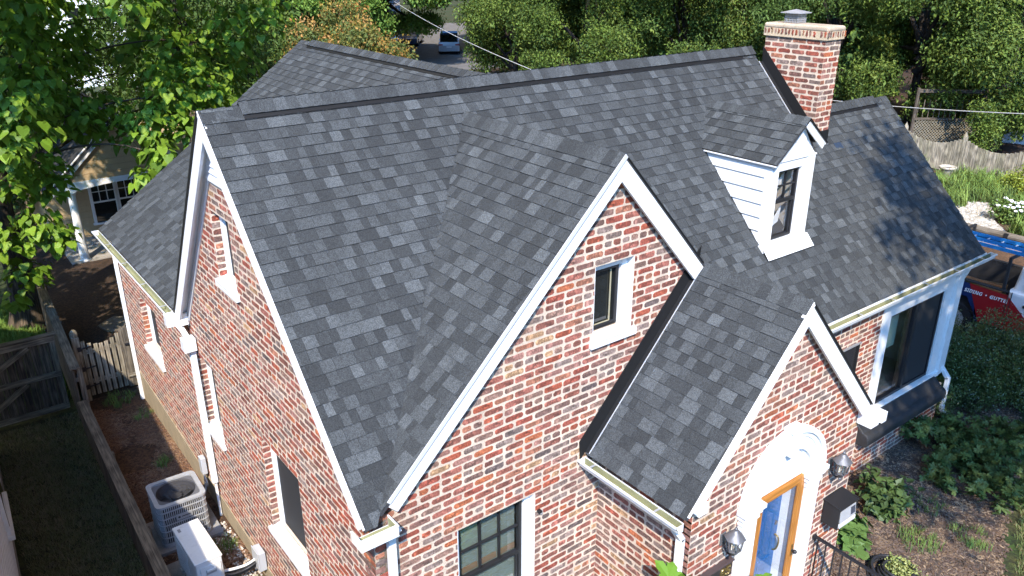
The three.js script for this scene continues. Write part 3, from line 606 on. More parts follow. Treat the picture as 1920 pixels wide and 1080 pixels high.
// ---------------------------------------------------------------- chimney (part of the house)
{
  const x0 = 9.42, x1 = 9.85, z0 = -2.95, z1 = -1.8, yt = 6.64;
  const ch = part('chimney', bx(x0, 4.2, z0, x1, yt, z1, 0), M.mortar);
  layBricks(ch, new Frame(V3(x0, 0, z0), Z, Y), [rect(0, 4.9, z1 - z0, yt)], [], { u0: 0 });
  layBricks(ch, new Frame(V3(x0, 0, z1), X, Y), [rect(0, 4.85, x1 - x0, yt)], [], { u0: 0 });
  layBricks(ch, new Frame(V3(x1, 0, z1), mZ, Y), [rect(0, 4.7, z1 - z0, yt)], [], { u0: 0 });
  // soldier course, corbelled out
  part('corbel', bx(x0 - .03, yt, z0 - .03, x1 + .03, yt + .15, z1 + .03, 0), std([.66, .54, .38], .95, { map: T.mortar }), ch);
  const acc = new Acc();
  const soldier = (f, L) => { for (let u = .002; u < L; u += .067) { const o = brickOutline(.052, .115, rb).map(p => [p[0] * lerp(.5, 1, rb()) + u + .028, p[1] * lerp(.6, 1, rb()) + .075 + .02 * rb()]); if (rb() < .12) continue; brickSolid(acc, f, o, .004, BRICKS[pickBrick()].clone().multiplyScalar(lerp(.8, 1.2, rb())), rb() * 3, rb() * 3); } };
  soldier(new Frame(V3(x0 - .03, yt, z0 - .03), Z, Y), z1 - z0 + .06); soldier(new Frame(V3(x0 - .03, yt, z1 + .03), X, Y), x1 - x0 + .06);
  stuff(part('soldier_course', acc.geo(), M.brickV, ch));
  const crown = new RoundedBoxGeometry(x1 - x0 + .08, .09, z1 - z0 + .08, 4, .04).translate((x0 + x1) / 2, yt + .165, (z0 + z1) / 2);
  const cp = crown.attributes.position; for (let i = 0; i < cp.count; i++) if (cp.getY(i) > yt + .17) cp.setY(i, cp.getY(i) + .03 * (1 - Math.abs(cp.getZ(i) - (z0 + z1) / 2) / .62) + .006 * Math.sin(cp.getZ(i) * 21 + cp.getX(i) * 17));
  crown.computeVertexNormals(); part('crown', setUV(crown), std([.6, .5, .38], .95, { map: T.mortar }), ch);
  // spark arrestor: mesh cage under a hipped metal lid
  const cx = 9.63, cz = -2.56, cy = yt + .2, cage = [];
  part('flue', bx(cx - .1, cy - .03, cz - .1, cx + .1, cy + .03, cz + .1), std([.4, .28, .2], .9), ch);
  for (const s of [-1, 1]) {
    for (let i = 0; i <= 8; i++) { const k = -.12 + i * .03; cage.push(bx(cx + s * .12 - .003, cy, cz + k - .004, cx + s * .12 + .003, cy + .17, cz + k + .004, 0), bx(cx + k - .004, cy, cz + s * .12 - .003, cx + k + .004, cy + .17, cz + s * .12 + .003, 0)); }
    for (let j = 0; j <= 5; j++) { const y = cy + j * .034; cage.push(bx(cx + s * .12 - .004, y - .004, cz - .122, cx + s * .12 + .004, y + .004, cz + .122, 0), bx(cx - .122, y - .0035, cz + s * .12 - .0045, cx + .122, y + .0035, cz + s * .12 + .0045, 0)); }
  }
  part('spark_screen', merge(cage), M.zinc, ch);
  part('chimney_lid', setUV(new THREE.ConeGeometry(.25, .05, 4, 1).rotateY(Math.PI / 4).translate(cx, cy + .205, cz)), M.zinc, ch); part('chimney_lid', bx(cx - .178, cy + .168, cz - .178, cx + .178, cy + .18, cz + .178, 0), M.zinc, ch);
  // black flashing on the side and the front
  part('flashing', slab(new Frame(V3(x0 - .012, 0, 0), Z, Y), [[z0, mainY(z0) - .1], [z1 + .01, mainY(z1 + .01) - .1], [z1 + .01, mainY(z1 + .01) + .16], [z1 - .12, mainY(z1 - .12) + .27], [z0 - .02, mainY(z0) + .27]], 0, .008), M.flash, ch);
  part('flashing', bx(x0 - .012, mainY(z1) - .12, z1, x1 + .012, mainY(z1) + .17, z1 + .012, 0), M.flash, ch);
  part('flashing', bar(V3(9.36, mainY(-1.75) + .012, -1.75), V3(9.36, mainY(z0) + .012, z0), X, .11, .01), M.flash, ch);
  part('flashing', bar(V3(XM + .0, mainY(-1.75) + .02, -1.75), V3(XM, mainY(z0) + .02, z0), X, .012, .02), M.zinc, ch);
  part('flashing', bar(V3(9.95, mainY(-1.68) + .016, -1.68), V3(10.15, mainY(-1.68) + .016, -1.68), mF.d, .14, .004), std([.03, .045, .07], .4), ch);
}
// ---------------------------------------------------------------- dormer
{
  const d = part('dormer', slab(new Frame(V3(0, 0, DZ), X, Y), [[DX0, 3.8], [DX1, 3.8], [DX1, DEY], [DRX, DRY - .06], [DX0, DEY]], -.08, -.012, [rect(7.08, 4.0, 7.64, 5.07)]), M.white);
  const yb = z => mainY(z);
  // cheek clapboards, one by one, each a wedge that laps the next
  for (let i = 0; i < 8; i++) {
    const y0 = 3.8 + i * .2, y1 = Math.min(y0 + .2, DEY); if (y0 > DEY - .02) break;
    const f = new Frame(V3(DX0, 0, 0), Z, Y), zf = DZ - .09, q = half(rect(-3, y0, zf, y1), -SM, -1, -(HR - SM * ZR));
    if (q.length < 3) continue;
    const g = new Acc(), h = q.map(p => lerp(.024, .004, (p[1] - y0) / .2)), t = q.map((p, k) => f.P(p[0], p[1], h[k])), b = q.map(p => f.P(p[0], p[1], -.01));
    for (let k = 1; k < q.length - 1; k++) g.tri(t[0], t[k], t[k + 1], q[0], q[k], q[k + 1]);
    for (let k = 0; k < q.length; k++) { const n = (k + 1) % q.length; g.quad(b[k], b[n], t[n], t[k], q[k], q[n], q[n], q[k]); }
    part('clapboard', g.geo(), M.white, d);
  }
  part('wall', slab(new Frame(V3(DX0 + .02, 0, 0), Z, Y), [[DZ - .02, 3.8], [DZ - .02, DEY], [mainZ(DEY), DEY]], -.03, 0), M.matteBlack, d);
  part('wall', slab(new Frame(V3(DX1, 0, 0), mZ, Y), [[-DZ, 3.8], [-mainZ(DEY), DEY], [-DZ, DEY]], -.03, 0), M.white, d);
  for (const [a, b] of [[DX0 - .012, 7.0], [7.74, DX1 + .005]]) part('corner_board', bx(a, 3.86, DZ - .1, b, DEY - .01, DZ + .02), M.white, d);
  part('casing', bx(7.0, 3.9, DZ - .06, 7.08, 5.13, DZ + .012), M.white, d); part('casing', bx(7.64, 3.9, DZ - .06, 7.74, 5.13, DZ + .012), M.white, d); part('casing', bx(7.0, 5.07, DZ - .06, 7.74, DEY - .01, DZ + .01), M.white, d);
  part('sill', bx(6.87, 3.88, DZ - .05, 7.97, 3.985, DZ + .05), M.white, d); part('sill', bar(V3(6.87, 3.955, DZ + .05), V3(7.98, 3.955, DZ + .05), V3(0, -1, .85), .2, .012, .09), M.white, d);
  // gable boards with reveals
  part('gable_board', slab(new Frame(V3(0, 0, DZ), X, Y), [[DX0 + .02, DEY + .0], [DX1 - .0, DEY + .0], [DX1 - .24, DEY + .215], [DX0 + .24, DEY + .215]], -.02, .012), M.white, d);
  part('gable_board', slab(new Frame(V3(0, 0, DZ), X, Y), [[DX0 + .26, DEY + .225], [DX1 - .26, DEY + .225], [DRX, DRY - .05]], -.02, .008), M.white, d);
  part('frieze', bx(DX0, DEY - .015, DZ - .02, DX1 + .02, DEY + .01, DZ + .028), M.white, d);
  // rakes
  const za = DZ + .08, ap = V3(DRX, DRY - .03, za);
  part('rake_board', bar(ap, V3(DX0 - .04, DEY - .03, za), V3(.6, -.8, 0), .03, .03, .01), M.white, d);
  part('rake_board', bar(ap.clone().add(V3(0, -.01, -.05)), V3(DX1 + .1, DRY - .05 - DS * .93 * (DX1 + .1 - DRX), za - .05), Z, .14, .03, 0, 0), M.white, d);
  part('rake_board', bar(ap, V3(DX1 + .1, DRY - .03 - DS * .93 * (DX1 + .1 - DRX), za), V3(-.6, -.8, 0), .1, .025, .06), M.white, d);
  part('drip_edge', bar(ap.clone().add(V3(0, .025, .02)), V3(DX1 + .13, DRY - .01 - DS * .93 * (DX1 + .13 - DRX), za + .02), Z, .02, .012), M.flash, d);
  part('drip_edge', bar(V3(DX0 - .05, DEY - .03, DZ + .1), V3(DX0 - .05, DEY - .03, mainZ(DEY) + .05), Y, .02, .02), M.alu, d);
  part('flashing', bar(V3(DX0 - .016, mainY(DZ - .05) + .012, DZ - .05), V3(DX0 - .016, DEY, mainZ(DEY)), X, .03, .012), M.flash, d);
  const w = windowUnit(new Frame(V3(0, 0, DZ + .03), X, Y), rect(7.08, 4.0, 7.64, 5.07), { depth: .03, casing: .004, frame: .04, noSill: true, hung: { mid: .55, grid: [2, 2] }, glass: M.glass, extra(B, gx, g0, g1, z, w) { B('room_back', -gx - .1, g0 - .2, z - .75, gx + .3, g1 + .2, z - .7, roomMat, 0); B('room_back', gx + .05, g0 - .2, z - .7, gx + .1, g1 + .2, z - .07, roomMat, 0); B('room_back', -gx - .1, g0 - .25, z - .7, gx + .05, g0 - .2, z - .07, std([.3, .2, .12], .7), 0); const cl = std([.5, .5, .48], .9); for (const y of [g0 + .05, g0 + .62]) mesh('curtain', slab(new Frame(V3(0, 0, z - .1), X, Y), [[-gx, y], [-gx + .3, y + .12], [-gx + .34, y + .36]], -.01, 0), cl, w); } });
  void w;
}
// ---------------------------------------------------------------- porch window, ledge, louver
{
  const B = (n, ...a) => part(n, bx(...a), M.white);
  B('corner_post', 11.45, .6, -.12, 11.72, 2.6, .0); B('corner_post', 11.72, .6, -.1, 11.94, 2.72, .06);
  B('corner_post', 9.36, .62, -.1, 9.62, 2.4, .0);
  B('header', 9.36, 2.38, -.1, 11.72, 2.82, .002); B('window_sill', 9.36, .58, -.1, 11.75, .66, .06);
  part('fascia', bx(6.2, bottom - .16, .05, XRR + .1, bottom - .02, .155), M.white);
  part('soffit', bx(6.26, bottom - .14, -.02, XRR + .1, bottom - .12, .05, 0), M.white);
  const w = new THREE.Group(); w.name = 'window'; house.add(w);
  const P = (n, a, m) => mesh(n, bx(...a), m, w);
  P('frame', [9.62, .66, -.1, 9.67, 2.38, -.03], M.black); P('frame', [11.4, .66, -.1, 11.45, 2.38, -.03], M.black); P('frame', [9.67, 2.33, -.1, 11.4, 2.38, -.03], M.black); P('frame', [9.67, .66, -.1, 11.4, .72, -.03], M.black);
  P('meeting_stile', [10.5, .72, -.1, 10.57, 2.33, -.03], M.black); P('meeting_stile', [10.4, .72, -.13, 10.48, 2.33, -.08], std([.06, .035, .018], .5));
  P('pane', [9.67, .72, -.078, 10.5, 2.33, -.074, 0], M.glass); P('screen', [10.57, .72, -.06, 11.4, 2.33, -.056, 0], M.screen);
  P('curtain', [9.67, 1.5, -.3, 10.45, 2.33, -.27, 0], std([.26, .36, .29], .9, { map: T.paint })); P('room_back', [9.5, .5, -1.2, 11.6, 2.5, -1.15, 0], roomMat); P('room_back', [9.5, .5, -1.15, 11.6, .68, -.14, 0], std([.24, .2, .15], .8)); P('room_back', [9.52, .68, -1.15, 9.57, 2.5, -.14, 0], roomMat); P('room_back', [11.5, .68, -1.15, 11.55, 2.5, -.14, 0], roomMat); P('ceiling', [9.52, 2.5, -1.2, 11.55, 2.54, -.1, 0], roomMat);
  // ledge: dark painted coping with a sloping weathered top
  const S = new THREE.Shape(); S.moveTo(0, .62); S.lineTo(.1, .6); S.lineTo(.24, .47); S.quadraticCurveTo(.33, .46, .34, .38); S.lineTo(.335, .3); S.quadraticCurveTo(.33, .25, .27, .25); S.lineTo(0, .25);
  const g = new THREE.ExtrudeGeometry(S, { depth: 2.62, bevelEnabled: true, bevelSize: .02, bevelThickness: .02, bevelSegments: 2, curveSegments: 6 });
  g.applyMatrix4(new THREE.Matrix4().makeBasis(V3(0, 0, 1), Y, V3(-1, 0, 0)).setPosition(11.58, 0, -.02));
  part('window_ledge', setUV(g), std([.035, .037, .04], .55, { map: T.mortar, bumpMap: T.mortar, bumpScale: .004 }));
  const l = part('louver', bx(8.25, .7, -.12, 8.76, 2.14, -.09, 0), M.matteBlack);
  for (let i = 0; i < 34; i++) part('slat', bar(V3(8.28, .74 + i * .041, -.05), V3(8.73, .74 + i * .041, -.05), V3(0, -1, .9), .05, .008), M.black, l);
  part('frame', bx(8.25, .7, -.09, 8.29, 2.14, .0), M.black, l); part('frame', bx(8.72, .7, -.09, 8.76, 2.14, .0), M.black, l); part('lintel', bx(8.23, 2.14, -.06, 8.78, 2.17, .012), std([.2, .2, .2], .6), l);
  // cable and clip beside the entry, window catch on the front
  part('window_catch', bx(2.055, 2.03, .01, 2.1, 2.06, .06), M.black); part('window_catch', bx(2.085, 2.0, .03, 2.12, 2.05, .05), M.zinc);
}
// ---------------------------------------------------------------- entrance
{
  const z = 1.455, cx = 4.63, e = new THREE.Group(); e.name = 'door_surround'; house.add(e);
  const B = (n, a, m = M.white) => mesh(n, bx(...a), m, e);
  for (const [a, b] of [[3.86, 4.15], [5.09, 5.4]]) {
    B('pilaster', [a, -.05, z, b, 1.98, z + .06]); B('capital', [a - .03, 1.98, z, b + .03, 2.05, z + .1]); B('capital', [a - .05, 2.05, z, b + .05, 2.11, z + .13]); B('capital', [a - .015, 1.9, z, b + .015, 1.935, z + .08]); B('plinth', [a - .02, -.05, z, b + .02, .2, z + .08]);
    for (const k of [.25, .5, .75]) B('flute', [lerp(a, b, k) - .03, .28, z + .058, lerp(a, b, k) + .03, 1.84, z + .068]);
  }
  const ring = (r0, r1, h0, h1) => { const s = new THREE.Shape(); s.absarc(0, 0, r1, 0, Math.PI, false); s.absarc(0, 0, r0, Math.PI, 0, true); return new THREE.ExtrudeGeometry(s, { depth: h1 - h0, bevelEnabled: true, bevelSize: .006, bevelThickness: .006, bevelSegments: 2, curveSegments: 36 }).translate(cx, 2.11, z + h0); };
  for (const [r0, r1, d] of [[.66, .78, .055], [.72, .775, .09], [.58, .66, .035], [.5, .58, .075], [.47, .5, .03]]) mesh('arch_moulding', ring(r0, r1, 0, d), M.white, e);
  const ty = new THREE.Shape(); ty.absarc(0, 0, .5, 0, Math.PI, false); mesh('tympanum', new THREE.ExtrudeGeometry(ty, { depth: .02, bevelEnabled: false, curveSegments: 36 }).translate(cx, 2.11, z + .0), M.white, e);
  const ks = new THREE.Shape([[-.055, .46], [.055, .46], [.085, .82], [-.085, .82]].map(p => new THREE.Vector2(...p))); mesh('keystone', new THREE.ExtrudeGeometry(ks, { depth: .12, bevelEnabled: true, bevelSize: .008, bevelThickness: .008, bevelSegments: 2 }).translate(cx, 2.11, z), M.white, e);
  mesh('keystone', bx(cx - .11, 2.9, z, cx + .11, 2.95, z + .14), M.white, e);
  // oak storm door with one glass light, blue door behind it
  const sd = new THREE.Group(); sd.name = 'storm_door'; house.add(sd); const O = (n, a, m) => mesh(n, bx(...a), m, sd), zs = z + .045;
  O('stile', [4.155, -.04, zs - .04, 4.265, 2.095, zs], M.oak); O('stile', [4.975, -.04, zs - .04, 5.085, 2.095, zs], M.oak); O('top_rail', [4.265, 1.985, zs - .039, 4.975, 2.095, zs - .001], M.oak); O('bottom_rail', [4.265, -.04, zs - .039, 4.975, .2, zs - .001], M.oak);
  O('pane', [4.265, .2, zs - .022, 4.975, 1.985, zs - .018, 0], M.glass);
  mesh('knob', new THREE.SphereGeometry(.028, 14, 10).translate(5.03, .95, zs + .05), M.black, sd); mesh('knob', new THREE.CylinderGeometry(.014, .02, .05, 12).rotateX(Math.PI / 2).translate(5.03, .95, zs + .02), M.black, sd);
  O('latch_plate', [5.01, .86, zs, 5.05, 1.04, zs + .006], M.brass);
  const bd = new THREE.Group(); bd.name = 'door'; house.add(bd); const D = (n, a, m) => mesh(n, bx(...a), m, bd), zd = z - .17;
  D('slab', [4.2, -.03, zd - .045, 4.99, 2.06, zd], M.blue);
  for (const [a, b, c, d] of [[4.3, .15, 4.56, .8], [4.64, .15, 4.9, .8], [4.3, .95, 4.56, 1.85], [4.64, .95, 4.9, 1.85]]) { D('panel', [a, b, zd - .002, c, d, zd + .012, .008], M.blue); }
  mesh('handle', tube([V3(4.93, 1.12, zd + .01), V3(4.93, 1.1, zd + .06), V3(4.945, 1.0, zd + .07), V3(4.93, .9, zd + .05), V3(4.93, .87, zd + .01)], .011, 24, 8), M.brass, bd); mesh('deadbolt', new THREE.CylinderGeometry(.03, .03, .025, 16).rotateX(Math.PI / 2).translate(4.92, 1.3, zd + .01), M.pewter, bd);
  B('jamb', [4.15, -.05, z - .22, 4.2, 2.1, z]); B('jamb', [4.99, -.05, z - .22, 5.088, 2.1, z - .065]); B('jamb', [4.99, -.05, z - .065, 5.088, 2.1, z], std([.2, .22, .26], .5)); B('jamb', [4.2, 2.06, z - .22, 4.99, 2.1, z - .0]);
  B('jamb', [4.1, -.05, z - .3, 5.14, 2.12, z - .225], M.matteBlack); B('threshold', [4.15, -.09, z - .22, 5.09, -.04, z + .1], M.concrete);
}
finishPieces();
// crown of the catalpa: centres of its leaf masses, radius, leaves
const NCAT = 67, CATALPA = [[-0.91, 5.09, -11.26, 0.7, 70], [-0.36, 4.96, -13.42, 0.8, 42], [-0.95, 5.47, -11.32, 0.5, 40], [-1.09, 4.84, -13.47, 0.57, 24], [-1.23, 3.87, -12.07, 0.65, 65], [-0.91, 2.78, -12.27, 0.6, 70], [-1.31, 1.92, -12.36, 0.5, 50], [-0.59, 2.57, -12.39, 0.4, 40], [-1.43, 2.76, -12.31, 0.5, 45], [-0.62, 5.84, -12.86, 0.8, 70], [-0.36, 5.25, -14.98, 0.92, 42], [0.43, 5.67, -14.72, 0.9, 70], [0.88, 5.45, -16.87, 1.03, 42], [1.13, 4.47, -14.43, 0.75, 70], [1.28, 4.39, -16.66, 0.86, 42], [1.52, 4.28, -13.8, 0.7, 75], [2.33, 5.09, -13.74, 0.8, 80], [3.16, 4.96, -15.8, 0.92, 48], [1.52, 4.63, -12.3, 0.55, 60], [2.26, 4.37, -14.37, 0.63, 36], [1.49, 4.06, -11.77, 0.45, 50], [2.3, 4.39, -12.47, 0.5, 60], [2.23, 4.95, -12.7, 0.6, 65], [2.44, 4.3, -14.84, 0.69, 39], [1.05, 3.73, -11.48, 0.3, 28], [3.26, 4.74, -13.42, 0.6, 60], [3.48, 4.14, -15.58, 0.69, 36], [3.08, 5.67, -15.18, 0.85, 70], [3.97, 5.1, -17.16, 0.98, 42], [2.43, 5.48, -16.36, 0.8, 60], [3.02, 4.82, -18.42, 0.92, 36], [4.34, 6.24, -14.84, 0.85, 75], [5.09, 6.12, -16.91, 0.98, 45], [4.89, 6.44, -14.12, 0.6, 55], [6.05, 6.56, -16.05, 0.69, 33], [3.99, 5.79, -15.97, 0.85, 60], [4.23, 5.13, -18.13, 0.98, 36], [-0.02, 6.64, -13.87, 0.9, 80], [0.21, 6.6, -16.06, 1.03, 48], [0.97, 6.36, -15.72, 0.9, 65], [1.42, 6.3, -17.87, 1.03, 39], [0.02, 4.64, -14.13, 0.8, 75], [0.68, 4.27, -16.22, 0.92, 45], [3.5, 6.26, -17.2, 0.9, 60], [4.22, 6.38, -19.3, 1.03, 36], [2.94, 6.28, -17.35, 0.75, 50], [3.85, 6.43, -19.4, 0.86, 30], [2.33, 5.56, -16.91, 0.5, 30], [2.94, 5.72, -19.05, 0.57, 18], [0.97, 5.83, -15.67, 0.7, 50], [1.31, 5.54, -17.83, 0.8, 30], [-0.58, 3.78, -12.5, 0.6, 60], [-0.37, 6.75, -13.92, 0.8, 70], [0.01, 6.18, -16.05, 0.92, 42], [4.18, 4.93, -15.27, 0.7, 55], [4.73, 4.11, -17.31, 0.8, 33], [4.79, 5.37, -15.66, 0.7, 50], [5.43, 4.77, -17.7, 0.8, 30], [-0.62, 3.91, -13.56, 0.7, 60], [-1.61, 1.39, -12.41, 0.3, 22], [0.47, 4.79, -13.57, 0.55, 55], [0.77, 4.24, -15.69, 0.63, 33], [3.17, 5.28, -14.05, 0.6, 60], [3.37, 4.99, -16.27, 0.69, 36], [-0.41, 5.49, -12.28, 0.55, 60], [0.26, 5.41, -14.41, 0.63, 36], [-1.25, 4.77, -11.13, 0.45, 45], [-4.0, 4.76, -11.91, 0.68, 70], [-3.27, 5.85, -10.82, 0.73, 70], [-3.6, 5.34, -11.8, 0.82, 70], [-3.7, 5.32, -11.07, 0.73, 70], [-4.19, 3.96, -12.81, 0.83, 70], [-3.16, 4.17, -10.72, 0.89, 70], [-3.38, 5.04, -13.48, 0.83, 70], [-4.16, 4.15, -12.95, 0.7, 70], [-3.18, 4.98, -11.94, 0.84, 70], [-3.93, 5.34, -11.68, 0.78, 70], [-3.91, 4.89, -11.77, 0.72, 70], [-3.88, 6.02, -12.19, 0.66, 70], [-3.18, 4.86, -13.39, 0.63, 70], [-3.19, 4.59, -9.82, 0.7, 70], [-3.78, 6.0, -11.02, 0.83, 70], [-3.44, 6.05, -12.3, 0.65, 70], [-3.91, 4.25, -10.83, 0.77, 70], [-3.72, 5.76, -11.53, 0.79, 70], [-2.54, 9.7, -17.59, 1.12, 110], [-1.55, 8.9, -15.93, 1.24, 110], [-3.24, 8.11, -15.13, 0.97, 110], [0.7, 9.5, -15.36, 0.92, 110], [-1.02, 7.86, -14.28, 0.99, 110], [-5.98, 9.1, -16.85, 1.31, 110], [-5.12, 7.71, -15.39, 1.25, 110], [-1.38, 9.12, -16.01, 1.36, 110], [2.62, 9.95, -12.13, 1.17, 110], [3.21, 10.18, -14.43, 1.26, 110], [-2.69, 9.14, -13.47, 1.32, 110], [-2.99, 10.31, -16.27, 1.27, 110], [-2.41, 10.89, -13.39, 0.96, 110], [3.01, 8.93, -15.67, 1.4, 110], [-0.05, 7.5, -13.46, 0.93, 110], [-2.63, 8.15, -12.12, 1.24, 110], [2.35, 10.04, -12.07, 1.27, 110], [-6.08, 10.58, -16.88, 1.2, 110], [2.3, 10.19, -17.74, 0.92, 110], [-1.61, 9.7, -13.19, 1.19, 110], [2.88, 8.53, -17.98, 0.96, 110], [3.38, 8.96, -13.35, 1.16, 110], [-2.68, 8.95, -16.07, 1.17, 110], [3.26, 10.41, -13.13, 1.0, 110], [-5.1, 8.51, -14.2, 1.12, 110], [-0.55, 9.02, -17.19, 1.21, 110], [3.35, 9.71, -15.43, 1.27, 110], [-3.08, 10.02, -16.5, 0.9, 110], [1.12, 8.85, -14.14, 1.04, 110], [2.13, 7.86, -18.37, 1.36, 110], [-2.43, 10.35, -11.42, 1.34, 110], [-1.1, 10.6, -13.3, 1.04, 110], [0.12, 9.32, -11.34, 1.23, 110], [0.22, 9.42, -17.07, 0.98, 110], [3.25, 8.15, -14.64, 0.92, 110], [2.81, 9.1, -17.63, 1.19, 110], [2.16, 8.61, -17.78, 1.06, 110], [2.83, 8.74, -16.05, 1.06, 110], [3.45, 7.92, -15.42, 1.15, 110], [-4.24, 9.14, -13.71, 0.94, 110], [0.28, 9.26, -13.91, 1.26, 110], [-1.74, 9.8, -15.68, 1.2, 110], [-4.52, 10.35, -15.31, 1.02, 110], [3.22, 10.59, -11.4, 1.09, 110], [1.93, 10.87, -16.99, 0.97, 110], [3.29, 8.88, -12.53, 1.15, 110], [2.17, 10.2, -16.13, 0.92, 110], [0.67, 8.58, -17.62, 0.96, 110], [-1.93, 7.91, -11.24, 1.33, 110], [0.93, 9.58, -11.96, 1.05, 110], [0.33, 8.86, -16.12, 1.37, 110], [-1.22, 8.88, -15.02, 1.05, 110], [2.27, 8.67, -15.21, 1.05, 110], [-0.64, 8.55, -12.84, 1.29, 110], [-0.88, 7.85, -12.27, 1.28, 110], [-2.07, 10.59, -11.85, 0.95, 110], [-5.39, 8.89, -13.12, 1.38, 110], [0.05, 10.59, -14.58, 0.94, 110], [3.17, 8.76, -17.89, 1.34, 110], [-1.68, 10.57, -12.31, 1.07, 110], [-4.77, 10.33, -16.44, 0.9, 110], [-0.43, 7.69, -12.09, 1.3, 110], [0.44, 9.42, -12.18, 1.1, 110], [1.22, 7.62, -11.33, 1.15, 110], [-3.7, 5.16, -17.94, 1.07, 90], [-6.28, 5.54, -12.04, 0.97, 90], [-3.39, 6.12, -17.9, 0.95, 90], [-3.56, 4.55, -15.51, 0.94, 90], [-5.25, 5.44, -13.79, 1.1, 90], [-5.36, 7.04, -11.61, 1.14, 90], [-3.55, 5.25, -15.29, 0.93, 90], [-5.56, 6.4, -12.39, 0.96, 90], [-3.92, 6.28, -14.38, 0.8, 90], [-4.47, 6.45, -12.74, 0.97, 90], [-6.44, 5.98, -17.41, 1.03, 90], [-4.85, 6.33, -12.29, 1.09, 90], [-4.28, 6.22, -17.23, 1.11, 90], [-3.97, 7.43, -16.28, 0.88, 90], [-4.01, 9.59, -9.35, 1.07, 95], [-3.75, 9.63, -8.46, 0.94, 95], [-4.13, 9.99, -8.38, 0.97, 95], [-1.94, 10.18, -9.09, 0.94, 95], [-3.49, 9.96, -7.88, 0.98, 95], [-3.55, 10.42, -8.73, 1.1, 95], [-3.74, 10.77, -9.84, 1.03, 95], [-4.02, 11.3, -8.38, 0.99, 95], [-2.1, 10.05, -8.68, 0.97, 95], [-2.01, 10.55, -10.09, 1.07, 95], [-3.36, 10.95, -8.06, 1.03, 95], [-2.42, 9.9, -9.18, 1.03, 95], [-1.62, 11.31, -9.18, 1.01, 95], [-3.8, 10.19, -8.83, 1.08, 95], [-2.57, 11.0, -8.0, 0.8, 95], [-3.9, 9.56, -8.51, 1.1, 95], [-2.13, 10.61, -8.17, 0.91, 95], [-4.07, 10.37, -8.58, 0.95, 95], [-0.46, 7.55, -15.38, 0.82, 100], [1.12, 8.58, -14.76, 0.92, 100], [0.49, 8.34, -16.36, 0.85, 100], [0.82, 8.16, -15.87, 0.84, 100], [-1.02, 7.95, -16.37, 0.91, 100], [0.17, 8.42, -14.09, 0.91, 100], [0.17, 7.62, -16.2, 0.81, 100], [-1.25, 8.49, -15.24, 0.86, 100], [-0.23, 8.45, -16.36, 0.98, 100], [-1.33, 8.36, -14.79, 0.93, 100], [0.55, 8.24, -14.48, 0.89, 100], [0.55, 7.57, -15.66, 0.81, 100], [0.35, 7.47, -15.8, 0.82, 100], [0.19, 8.42, -14.36, 0.85, 100], [-1.87, 7.6, -14.0, 0.99, 100], [0.19, 7.85, -15.43, 0.88, 100]];
const SHADE = [[3.8, 15.61, 7.8, 0.5], [3.98, 15.59, 8.7, 0.6], [5.18, 13.82, 8.2, 0.5], [3.76, 14.63, 8.3, 0.28], [3.7, 12.75, 9.0, 0.25], [4.22, 16.47, 8.3, 0.5], [6.1, 10.93, 7.9, 1.0], [7.2, 10.3, 8.5, 1.3], [7.62, 11.05, 7.1, 1.3], [9.1, 10.3, 7.8, 1.4], [9.6, 10.93, 7.0, 1.4], [10.52, 9.8, 8.2, 1.4], [8.84, 9.3, 8.8, 1.3], [6.88, 9.55, 8.4, 1.0], [5.52, 9.8, 8.8, 0.9], [4.16, 10.05, 9.2, 0.8], [3.2, 10.3, 8.9, 0.6], [5.4, 9.05, 9.4, 0.9], [7.0, 9.05, 9.4, 1.1], [2.92, 9.8, 9.6, 0.45], [8.32, 8.55, 9.8, 1.2], [3.64, 10.55, 8.8, 0.55], [3.32, 12.25, 8.6, 0.55], [3.78, 12.62, 8.9, 0.6], [4.88, 12.0, 8.4, 0.6], [2.78, 15.17, 9.1, 0.4]];
// ---------------------------------------------------------------- ground, roads, beds
const flat = (pts, lift) => { const s = new THREE.Shape(pts.map(p => new THREE.Vector2(p[0], -p[1]))); return setUV(new THREE.ShapeGeometry(s).rotateX(-Math.PI / 2).translate(0, G + lift, 0)); };
const T2 = {
  lawn: tex(512, 3.1, (u, v) => { const a = fbm(nA, u, v, 5, 3), b = fbm(nB, u, v, 40, 3), c = nC(u, v, 200), d = clamp((a - .5) * 3 + .4); const k = .6 + .5 * (b - .5) + .5 * (c - .5); return [lerp(.26, .38, d) * k, lerp(.36, .38, d) * k, lerp(.12, .2, d) * k]; }),
  dirt: tex(512, 2.3, (u, v) => { const a = fbm(nB, u, v, 6, 3), b = fbm(nA, u, v, 60, 3), c = nC(u, v, 256), k = .75 + .7 * (b - .5) + .45 * (c - .5); return [lerp(.36, .46, a) * k, lerp(.28, .36, a) * k, lerp(.2, .27, a) * k]; }),
  asphalt: tex(512, 2.1, (u, v) => { const a = fbm(nA, u, v, 7, 4), c = nB(u, v, 256), k = .82 + .25 * (a - .5) + .25 * (c - .5); return [.52 * k, .51 * k, .5 * k]; }),
};
const ground = new THREE.PlaneGeometry(700, 700).rotateX(-Math.PI / 2).translate(0, G, 0);
struct('ground', setUV(ground), std([.8, .85, .7], 1, { map: T2.lawn }));
struct('soil', flat([[-1.35, -2], [0, -2], [0, -10.6], [-1.15, -10.6]], .004), std([.75, .62, .52], 1, { map: T2.dirt, bumpMap: T2.dirt, bumpScale: .02 }));
const path = struct('path', flat([[-1.0, -10.6], [1.5, -10.6], [4, -21.4], [-1.1, -21.4]], .004), std([.42, .38, .34], 1, { map: T2.dirt, bumpMap: T2.dirt, bumpScale: .02 }));
